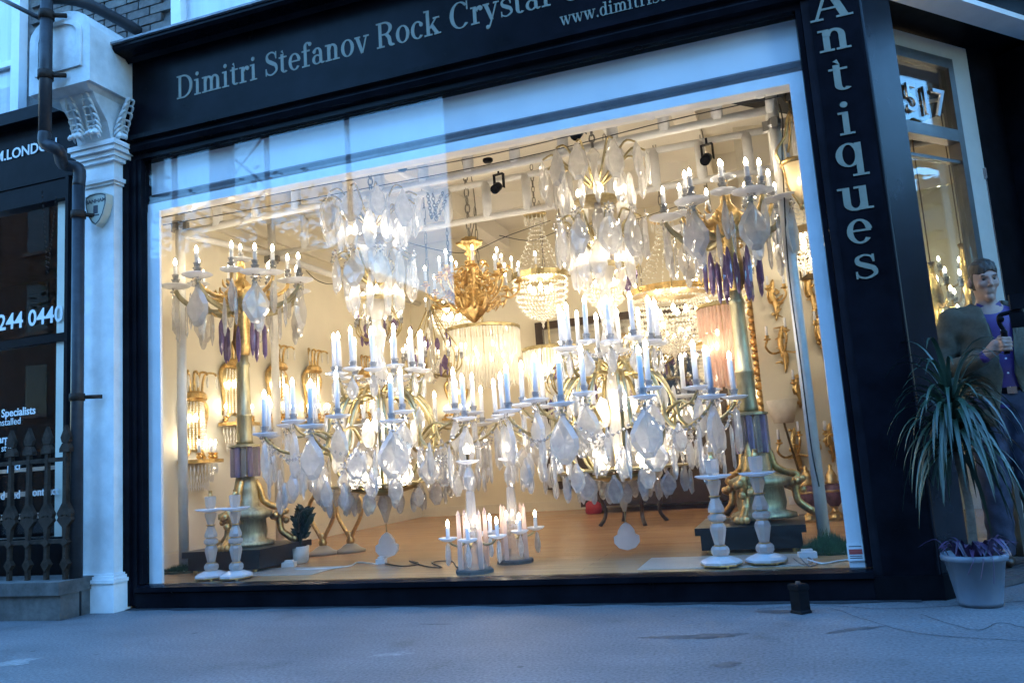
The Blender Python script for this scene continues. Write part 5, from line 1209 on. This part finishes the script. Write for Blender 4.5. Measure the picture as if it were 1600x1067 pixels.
for k in range(10):
    a = rr.random() * 6.28; sp = rr.uniform(.05, .17); hh = rr.uniform(.18, .30); P = smooth_pts([pol(.02, a, .11), pol(sp * .5, a, .11 + hh * .6), pol(sp, a, .11 + hh)], 5)
    build(MB().tube(P, [.007 - .0004 * i for i in range(len(P))], 5), 'stem', 'leaf_dark', t)
    for i in range(3, len(P)):
        for s in (-1, 1): obj('leaf', lfm, t, P[i], (rr.uniform(-.4, .4), s * rr.uniform(.7, 1.1), a + rr.uniform(-.4, .4)), rr.uniform(.6, .9))
for px, py, lab, w in ((452, 885, 'white adaptor block beside the left plinth', .05), (596, 880, 'white plug adaptor on the floor under the left great chandelier', .035), (1262, 871, 'white plug adaptor with leads by the right pole', .05)):
    c = onZ(px, py, FL); t = thing('plug_adaptor', lab, 'adaptor', (c.x, c.y, FL), .2, 'white plug adaptors'); build(MB().box(-w, w, -.03, .03, 0, .035), 'body', 'plastic_white', t)
    build(MB().box(-w * .6, w * .6, -.02, .02, .0352, .05), 'plug', 'plastic_white', t)
def cable(label, pts, r, mat, z=FL + .006):
    P = smooth_pts([onZ(x, y, z) for x, y in pts], 6); o = build(MB().tube([p - P[0] for p in P], r, 6), 'cable', mat, loc=P[0], smooth=True); tag(o, label, 'cable')
cable('white cable crossing the floor to the adaptor under the left chandelier', [(460, 889), (500, 888), (545, 884), (560, 878), (590, 881)], .005, 'plastic_white')
cable('brown tangled flex on the floor in the middle of the window', [(602, 880), (630, 884), (655, 880), (640, 876), (665, 884), (690, 886), (675, 878), (705, 876), (715, 886), (730, 880)], .005, 'wire_brown')
cable('white cable by the foot of the right white pole', [(1262, 874), (1285, 880), (1310, 876), (1335, 873)], .005, 'plastic_white')
cable('grey tangled leads beside the right pair of candlesticks', [(1240, 872), (1256, 882), (1270, 874), (1250, 868), (1264, 884), (1278, 878)], .004, 'steel')
for x0, x1, y0, y1, lab in ((-4.0, -3.25, .45, .85, 'thin pale board on the floor behind the left candlesticks'), (-.95, .0, .30, .80, 'thin pale board under the right candlesticks and plinth')):
    tag(build(MB().box(0, x1 - x0, 0, y1 - y0, 0, .004), 'floor_board', 'slab_white', loc=(x0, y0, FL + .0005)), lab, 'board')

# ================================================================== CEILING CLUTTER
def wire(label, pts, y, r=.004, mat='wire_black'):
    P = smooth_pts([onY(a, b_, y if not hasattr(y, '__len__') else y[i]) for i, (a, b_) in enumerate(pts)], 6)
    tag(build(MB().tube([p - P[0] for p in P], r, 5), 'cable', mat, loc=P[0], smooth=True), label, 'cable')
wire('upper thin black cable strung across the top of the display', [(250, 341), (480, 294), (760, 243), (1000, 186), (1240, 134)], .75)
wire('lower thin black cable strung along the front truss', [(255, 352), (500, 308), (800, 250), (1050, 188), (1225, 150)], .80)
wire('thin flex hanging beside the right white pole', [(1217, 163), (1223, 190), (1222, 240), (1225, 300), (1232, 420), (1250, 560), (1268, 700), (1280, 760)], 1.06, .005)
wire('dark flex looping over the cream wall left of the crowns', [(478, 423), (495, 438), (515, 444), (535, 441)], 2.3)
wire('slack dark cable under the ceiling behind the gilt chandelier', [(640, 380), (690, 392), (735, 394), (790, 370), (860, 345)], 2.6)
wire('sloping dark cable under the ceiling right of the basket chandelier', [(780, 368), (830, 376), (880, 360), (960, 352), (1060, 322)], 3.0)
for px, py, yy, lab in ((780, 290, 2.1, 'black spotlight clamped to the rear truss above the basket chandelier'), (1106, 245, 2.1, 'black spotlight clamped to the rear truss above the right torchere'), (905, 205, .95, 'dark spotlight fixing above the right crystal crown')):
    p = onY(px, py, yy); t = thing('spotlight', lab, 'spotlight', p, random.uniform(-.5, .5), 'black ceiling spotlights')
    build(MB().lathe([(.02, 0), (.04, .02), (.042, .11), (.036, .115), (.03, .10), (0, .10)], 12).xf(Matrix.Rotation(R_(125), 4, 'X')), 'can', 'black_satin', t, True)
    build(MB().box(-.05, -.044, -.02, .02, -.03, .10).box(.044, .05, -.02, .02, -.03, .10).box(-.05, .05, -.02, .02, .1005, .107), 'yoke', 'black_satin', t)
    build(MB().tube([(0, 0, .107), (0, 0, .16)], .01, 6), 'stem', 'black_satin', t)
for px, py, n, lab in ((668, 300, 9, 'loop of chain hanging from the rear truss left of the gilt chandelier chain'), (676, 303, 8, 'second loop of chain hanging from the rear truss')):
    a = onY(px, py, 2.15); t = thing('spare_chain', lab, 'chain', a, 0, 'spare chain loops'); e = onY(px + 6, py + 42, 2.15) - a; f = onY(px + 24, py + 0, 2.15) - a
    chain_links(t, (0, 0, 0), e, n, .016); chain_links(t, e, f, n, .016)
for px, py, lab in ((762, 249, 'small round black smoke detector beside the gilt chandelier chain'), (628, 262, 'small round smoke detector above the left crystal crown')):
    p = onY(px, py, 1.45); tag(build(MB().lathe([(.03, 0), (.042, .012), (.042, .03), (.02, .036), (0, .036)], 14).xf(Matrix.Translation((0, 0, -.03))), 'smoke_detector', 'black_satin', loc=(p.x, p.y, p.z), smooth=True), lab, 'detector')

# ================================================================== MAN IN THE DOORWAY
def rcone(P, a, b, ra, rb):
    a = np.array(a, float); b = np.array(b, float); ab = b - a; t = np.clip(((P - a) @ ab) / (ab @ ab), 0, 1)
    return np.linalg.norm(P - a - t[..., None] * ab, axis=-1) - (ra + (rb - ra) * t)
def ell(P, c, r):
    q = (P - np.array(c)) / np.array(r); k = np.linalg.norm(q, axis=-1); return (k - 1) * min(r)
def smin(a, b_, k): h = np.clip(.5 + .5 * (b_ - a) / k, 0, 1); return b_ + (a - b_) * h - k * h * (1 - h)
def chainsd(P, pts, rs, k=.012):
    d = None
    for i in range(len(pts) - 1):
        e = rcone(P, pts[i], pts[i + 1], rs[i], rs[i + 1]); d = e if d is None else smin(d, e, k)
    return d
def surfnet(fn, lo, hi, h, name, mat, zax=None):
    ax = [lo[i] + h * np.arange(int((hi[i] - lo[i]) / h) + 1) for i in range(3)]
    if zax is not None: ax[2] = zax
    n = [len(a) for a in ax]
    P = np.stack(np.meshgrid(*ax, indexing='ij'), -1).astype(np.float32); D = fn(P); S = D < 0
    c = np.zeros([k - 1 for k in n] + [3]); w = np.zeros([k - 1 for k in n])
    cor = [(i, j, k) for i in (0, 1) for j in (0, 1) for k in (0, 1)]
    sl = lambda o: tuple(slice(o[i], n[i] - 1 + o[i]) for i in range(3))
    for a in range(3):
        for o in cor:
            if o[a]: continue
            o2 = list(o); o2[a] = 1; d0, d1 = D[sl(o)], D[sl(o2)]; m = (d0 < 0) != (d1 < 0)
            t = np.where(m, d0 / np.where(m, d0 - d1, 1), 0); p = np.array(o, float)[None, None, None] + np.zeros(m.shape + (3,)); p[..., a] += t
            c += p * m[..., None]; w += m
    act = w > 0; idx = -np.ones(act.shape, int); idx[act] = np.arange(act.sum())
    g = np.argwhere(act); V = g + c[act] / w[act][:, None]; V = np.stack([np.interp(V[:, i], np.arange(n[i]), ax[i]) for i in range(3)], 1); F = []
    for a in range(3):
        b_, c_ = (a + 1) % 3, (a + 2) % 3; s0 = [slice(1, n[i] - 1) for i in range(3)]; s0[a] = slice(0, n[a] - 1); s1 = list(s0); s1[a] = slice(1, n[a])
        m = S[tuple(s0)] != S[tuple(s1)]; q = np.argwhere(m)
        if not len(q): continue
        for i in range(3):
            if i != a: q[:, i] += 1
        eb = np.zeros(3, int); eb[b_] = 1; ec = np.zeros(3, int); ec[c_] = 1
        quad = np.stack([idx[tuple((q - eb - ec).T)], idx[tuple((q - ec).T)], idx[tuple(q.T)], idx[tuple((q - eb).T)]], 1)
        fl = S[tuple(s0)][m]; quad[~fl] = quad[~fl][:, ::-1]; F.append(quad)
    m = MB(); m.v = [tuple(v) for v in V]; m.f = [tuple(int(i) for i in f) for f in np.concatenate(F)]
    return m.mesh(name, mat, True)
man = thing('person', 'man in olive tweed jacket and purple shirt holding a camera rig in the doorway', 'person', (1.155, .80, .042), R_(-1))
man.scale = (.965,) * 3
HC = np.array([.0, -.03, 1.672]); HR = np.array(Matrix.Rotation(R_(9), 3, 'Z') @ Matrix.Rotation(R_(7), 3, 'X'))
def hl(P): return (P - HC) @ HR
def cran(q): return smin(ell(q, (0, .012, .022), (.072, .094, .098)), ell(q, (0, -.020, -.052), (.048, .066, .072)), .035)
SHR, ELR, WRR = (-.195, .01, 1.455), (-.315, .0, 1.13), (-.105, -.27, 1.20)
SHL, ELL, WRL = (.195, .01, 1.455), (.335, -.01, 1.15), (.215, -.27, 1.22)
def fingers(P, sx, c):
    d = smin(rcone(P, c['w'], c['p'], .026, .03), rcone(P, c['w'], c['p2'], .024, .026), .02)
    for i in range(4):
        z = c['z'] - .0205 * i; x = c['x']; y = c['y']; L = (.94, 1.05, 1.0, .82)[i]
        d = smin(d, chainsd(P, [(x - sx * .034, y + .005, z), (x - sx * .018, y - .036 * L, z), (x + sx * .018 * L, y - .034, z - .003), (x + sx * .028 * L, y - .008, z - .005)], [.0105, .0098, .009, .0078], .006), .006)
    d = smin(d, chainsd(P, [(x - sx * .045, y + .02, c['z'] - .03), (x - sx * .02, y + .030, c['z'] + .012), (x + sx * .010, y + .018, c['z'] + .026)], [.013, .0115, .009], .006), .008)
    return d
CR = dict(w=WRR, p=(-.045, -.305, 1.262), p2=(-.05, -.30, 1.225), z=1.288, x=.0, y=-.32); CL = dict(w=WRL, p=(.172, -.305, 1.285), p2=(.178, -.30, 1.25), z=1.31, x=.13, y=-.32)
def skin_f(P):
    q = hl(P); d = cran(q)
    d = smin(d, ell(q, (0, -.072, -.103), (.019, .016, .017)), .022)
    for s in (-1, 1):
        d = smin(d, ell(q, (s * .040, -.064, -.018), (.017, .016, .015)), .02)
        d = smin(d, ell(q, (s * .077, .014, -.004), (.011, .021, .033)), .006)
    d = smin(d, rcone(q, (-.034, -.076, .032), (.034, -.076, .032), .011, .011), .014)
    for s in (-1, 1): d = -smin(-d, ell(q, (s * .030, -.100, .012), (.014, .018, .008)), .008)
    d = smin(d, rcone(q, (0, -.086, .020), (0, -.106, -.022), .006, .0095), .010)
    for s in (-1, 1): d = smin(d, ell(q, (s * .010, -.094, -.027), (.0065, .009, .006)), .006)
    d = smin(d, rcone(q, (-.015, -.083, -.057), (.015, -.083, -.057), .006, .006), .008); d = smin(d, rcone(q, (-.012, -.082, -.067), (.012, -.082, -.067), .0065, .0065), .008)
    d = -smin(-d, rcone(q, (-.017, -.0935, -.062), (.017, -.0935, -.062), .002, .002), .003)
    d = smin(d, rcone(P, (0, .0, 1.60), (0, .02, 1.46), .049, .056), .03)
    d = smin(d, chainsd(P * np.array([1, 1.35, 1]), [(0, .0, 1.40), (0, .0, 1.15), (0, 0, .95)], [.145, .13, .135]), .05)
    for s, e, w in ((SHR, ELR, WRR), (SHL, ELL, WRL)): d = smin(d, chainsd(P, [s, e, w], [.055, .042, .027]), .03)
    for s in (-1, 1): d = smin(d, chainsd(P, [(s * .09, 0, .92), (s * .10, .0, .50), (s * .11, .02, .09), (s * .12, -.12, .04)], [.085, .055, .04, .03]), .03)
    return np.minimum(d, np.minimum(fingers(P, 1, CR), fingers(P, -1, CL)))
bo = obj('body', surfnet(skin_f, (-.42, -.42, .0), (.42, .2, 1.82), .0062, 'body', 'skin', np.concatenate([np.arange(0, 1.10, .02), np.arange(1.10, 1.36, .0062), np.arange(1.36, 1.52, .012), np.arange(1.52, 1.82, .005)])), man)
def hair_f(P):
    q = hl(P); d = cran(q) - (.0035 + .014 * np.clip((q[..., 2] - .045) / .06, 0, 1)); d = d + .0028 * np.sin(q[..., 0] * 210 + 40 * q[..., 1]) * np.sin(q[..., 1] * 50 + 2 + 60 * q[..., 2])
    x_, y_, z_ = q[..., 0], q[..., 1], q[..., 2]; pl_ = np.minimum(.054 - z_ + .010 * np.sin(x_ * 70 + 1) + .1 * x_, np.maximum(np.maximum(-.02 - y_, -.05 - z_), .012 - np.abs(x_) * .3)); return np.maximum(d, pl_)
obj('hair', surfnet(hair_f, (-.14, -.2, 1.55), (.14, .14, 1.83), .006, 'hair', 'hair'), man)
me = MB().ball((0, 0, 0), .0085, 10, 8).mesh('eye', 'eye', True); mb_ = MB().tube(smooth_pts([(-.017, .002, 0), (0, -.004, .004), (.016, .004, 0)], 3), [.0012, .002, .0026, .0028, .0026, .002, .001], 6).mesh('eyebrow', 'hair', True)
for s in (-1, 1):
    for nm, mm, pt in (('eye', me, (s * .030, -.0765, .012)), ('eyebrow', mb_, (s * .031, -.086, .030))):
        obj(nm, mm, man, HR @ np.array(pt) + HC, (0, 0, R_(14)))
def torso(P, g): return chainsd(P * np.array([1, 1.42, 1]), [(0, .0, 1.37), (0, -.01, 1.12), (0, -.0, .86)], [.178 + g, .165 + g, .182 + g], .05)
def shirt_f(P):
    d = smin(torso(P, -.012), rcone(P, (-.14, .01, 1.44), (.14, .01, 1.44), .06, .06), .05)
    d = smin(d, chainsd(P, [(0, .012, 1.44), (0, .0, 1.535)], [.075, .066]), .03)
    for e, w in ((ELR, WRR), (ELL, WRL)):
        a = np.array(e) * .2 + np.array(w) * .8; b_ = np.array(e) * .0 + np.array(w) * 1.0; d = np.minimum(d, rcone(P, a, b_, .040, .036))
    d = np.maximum(d, .90 - P[..., 2]); q = hl(P); return np.maximum(d, P[..., 2] - 1.535 - .25 * (P[..., 1] + .02))
obj('shirt', surfnet(shirt_f, (-.42, -.4, .85), (.42, .22, 1.6), .010, 'shirt', 'shirt'), man)
def jack_f(P):
    x, y, z = P[..., 0], P[..., 1], P[..., 2]
    d = smin(torso(P, .016), rcone(P, (-.165, .01, 1.445), (.165, .01, 1.445), .078, .078), .06)
    for s, e, w in ((SHR, ELR, WRR), (SHL, ELL, WRL)):
        w2 = np.array(e) * .10 + np.array(w) * .90; d = smin(d, chainsd(P, [s, e, w2], [.082, .066, .05], .03), .035)
    d += .004 * np.sin(z * 55 + x * 25) * np.sin(y * 40 + x * 30)
    half = np.where(z > 1.10, .03 + (z - 1.10) * .13, .03 + (1.10 - z) * .22); cut = np.maximum(np.abs(x - .035) - half, y + .02)
    d = np.maximum(d, -cut); d = np.maximum(d, -(rcone(P, (0, -.02, 1.40), (0, -.01, 1.7), .07, .09)))
    return np.maximum(d, .80 - z)
obj('jacket', surfnet(jack_f, (-.44, -.4, .76), (.46, .24, 1.6), .010, 'jacket', 'jacket'), man)
def trou_f(P):
    d = None
    for s in (-1, 1):
        e = chainsd(P, [(s * .085, 0, .93), (s * .10, .0, .50), (s * .11, .015, .08)], [.115, .085, .07], .02); d = e if d is None else smin(d, e, .03)
    d = smin(d, ell(P, (0, 0, .96), (.17, .125, .1)), .04); d += .004 * np.sin(P[..., 2] * 60) * np.sin(P[..., 0] * 40)
    return np.maximum(np.maximum(d, P[..., 2] - 1.01), .045 - P[..., 2])
obj('trousers', surfnet(trou_f, (-.28, -.2, .02), (.28, .2, 1.05), .012, 'trousers', 'jeans'), man)
build(MB().lathe([(.160, .985), (.166, .986), (.166, 1.02), (.160, 1.021)], 28).xf(Matrix.Diagonal((1, .74, 1, 1))), 'belt', 'black_satin', man)
build(MB().box(.01, .06, -.135, -.124, .983, 1.024), 'buckle', 'chrome', man)
for s in (-1, 1):
    build(MB().ball((0, 0, 0), 1, 12, 8).xf(Matrix.Translation((s * .12, -.06, .035)) @ Matrix.Diagonal((.048, .135, .04, 1))), 'shoe', 'wood_dark', man, True)
    # lapel
    L_ = [(.035 + s * .055, 1.12), (.035 + s * .135, 1.36), (.035 + s * .105, 1.375), (.035 + s * .125, 1.41), (.035 + s * .10, 1.475), (.035 + s * .062, 1.40), (.035 + s * .04, 1.2)]
    P3 = [Vector((x, -(.142 - max(0, z - 1.25) * .16 - abs(x) * .16) - .006, z)) for x, z in L_]
    n = len(P3); m = MB().add([*P3, *[p + Vector((0, .012, 0)) for p in P3]], [tuple(range(n)), tuple(range(2 * n - 1, n - 1, -1))] + [(i, n + i, n + (i + 1) % n, (i + 1) % n) for i in range(n)])
    build(m, 'lapel', 'jacket', man)
    C_ = [(s * .004, -.078, 1.50), (s * .062, -.052, 1.545), (s * .068, -.055, 1.50), (s * .050, -.095, 1.455)]
    m = MB().add([*C_, *[(x, y + .008, z) for x, y, z in C_]], [(0, 1, 2, 3), (7, 6, 5, 4)] + [(i, 4 + i, 4 + (i + 1) % 4, (i + 1) % 4) for i in range(4)]); build(m, 'collar', 'shirt', man)
for k in range(5): build(MB().lathe([(.006, 0), (.006, .002), (0, .003)], 8).xf(Matrix.Translation((.03, -.128, 1.02 + k * .085)) @ Matrix.Rotation(R_(90), 4, 'X')), 'shirt_button', 'plastic_white', man)
gm = thing('camera_gimbal', 'black handheld camera gimbal held at chest height by the man', 'camera rig', (1.155, .80, .042), R_(-1))
gm.scale = (.965,) * 3
build(MB().lathe([(.015, 1.20), (.017, 1.21), (.017, 1.32), (.02, 1.325), (.012, 1.34)], 12).xf(Matrix.Translation((0, -.325, 0))), 'grip', 'black_satin', gm, True)
build(MB().tube(smooth_pts([(0, -.325, 1.34), (-.015, -.325, 1.38), (-.01, -.33, 1.42), (.03, -.34, 1.43), (.09, -.34, 1.435)], 4), .012, 8), 'gimbal_arm', 'black_satin', gm, True)
build(MB().box(.035, .105, -.36, -.345, 1.34, 1.425).box(.045, .115, -.365, -.33, 1.445, 1.53), 'camera_body', 'black_satin', gm)
build(MB().lathe([(.022, 0), (.022, .03), (.018, .032), (0, .03)], 12).xf(Matrix.Translation((.08, -.33, 1.487)) @ Matrix.Rotation(R_(-90), 4, 'X')), 'lens', 'black_gloss', gm)
build(MB().ball((-.008, -.33, 1.40), .02, 10, 6).ball((.09, -.34, 1.435), .018, 10, 6), 'motor_joint', 'black_satin', gm, True)

# ================================================================== POTTED DRACAENA
rr = random.Random(9); pt = thing('potted_dracaena', 'arching long leafed plant in a blue grey plastic pot by the entrance', 'plant', (.735, -.16, 0))
build(MB().lathe([(.088, .004), (.092, .0), (.095, .02), (.128, .205), (.140, .207), (.144, .222), (.140, .237), (.130, .236), (.124, .20)], 28), 'pot', 'pot_grey', pt, True)
build(MB().lathe([(.126, .205), (.06, .215), (0, .218)], 16), 'soil', 'soil', pt)
build(MB().tube(smooth_pts([(.0, .0, .2), (.012, .0, .45), (-.005, .01, .70), (0, 0, .98)], 5), [.022, .021, .02, .02, .02, .019, .018, .018, .017, .017, .016, .015, .014, .013, .012, .01], 8), 'trunk', 'bark', pt, True)
def blade(P, w, mat, name):
    m = MB(); n = len(P); vs = []
    for i, p in enumerate(P):
        d = (P[min(n - 1, i + 1)] - P[max(0, i - 1)]).normalized(); s = d.cross(Vector((0, 0, 1))); s = s.normalized() if s.length > 1e-3 else Vector((1, 0, 0)); t = i / (n - 1)
        ww = w * min(1, .45 + t * 3) * (1 - t ** 2.5) + .0006; nn = s.cross(d) * (-ww * .35)
        vs += [p + s * ww, p + nn, p - s * ww]
    m.add(vs, [q for i in range(n - 1) for q in ((3 * i, 3 * i + 1, 3 * i + 4, 3 * i + 3), (3 * i + 1, 3 * i + 2, 3 * i + 5, 3 * i + 4))]); return m
for k in range(150):
    a = rr.random() * 6.283; t = rr.random(); z0 = .70 + .28 * rr.random(); el = rr.uniform(.2, 1.35) if t > .3 else rr.uniform(-.2, .4); L = rr.uniform(.42, .66)
    P = [Vector((0, 0, z0))]; d = pol(math.cos(el), a, math.sin(el))
    for i in range(9):
        d = (d + Vector((0, 0, -.30 * (.5 + i * .10)))).normalized() if el < 1.2 else (d + pol(.10, a, -.10 * i * .5)).normalized(); P.append(P[-1] + d * (L / 9))
    P = [Vector((p.x * .62, p.y * .62, p.z)) for p in P]
    build(blade(P, rr.uniform(.009, .0145), 0, 0), 'leaf', 'leaf_dracaena', pt, True)
for k in range(26):
    a = rr.random() * 6.283; r0 = rr.uniform(.02, .10); P = smooth_pts([pol(r0, a, .215), pol(r0 + .05, a, .27 + rr.random() * .05), pol(r0 + rr.uniform(.09, .15), a, .23 + rr.random() * .06)], 4)
    build(blade(P, rr.uniform(.010, .017), 0, 0), 'purple_leaf', 'leaf_purple', pt, True)
for k in range(3):
    P = smooth_pts([(-.02 + .03 * k, -.12, .23), (-.03 + .04 * k, -.155, .22), (-.06 + .05 * k, -.15, .16 - .02 * k)], 4); build(MB().tube(P, .0018, 4), 'runner', 'leaf_purple', pt)
# bright lamps seen through the entrance glass
for px, py, yy, n, lab in ((1452, 400, 2.0, 5, 'gilt candle light glowing behind the entrance glass left of the man'), (1500, 372, 2.9, 4, 'small candle light seen through the entrance glass above the man')):
    p = onY(px, py, yy); t = thing('gilt_candle_light', lab, 'wall light', (p.x, p.y, p.z - .3), 0, 'candle lights behind the entrance')
    build(MB().lathe([(0, -.45), (.02, -.42), (.05, -.30), (.03, -.15), (.05, 0), (.03, .1), (.015, .2), (.03, .25)], 10, lobes=5, amp=.15), 'stem', 'gilt', t, True)
    for k in range(n):
        a = 6.283 * k / n; arm(t, a, [(.03, -.05), (.10, -.10), (.17, -.04), (.18, .05)], .01, 'gilt'); candle(t, pol(.18, a, .05), .08, .013); pend(t, 'drop', pol(.18, a, .03), .12, a, 1, 'bead')
        arm(t, a + .5, [(.03, -.28), (.10, -.34), (.15, -.28), (.16, -.22)], .01, 'gilt'); candle(t, pol(.16, a + .5, -.22), .08, .013)
    build(MB().tube([(0, 0, .25), (0, 0, 3.7 - p.z + .3)], .005, 5), 'cord', 'wire_brown', t)
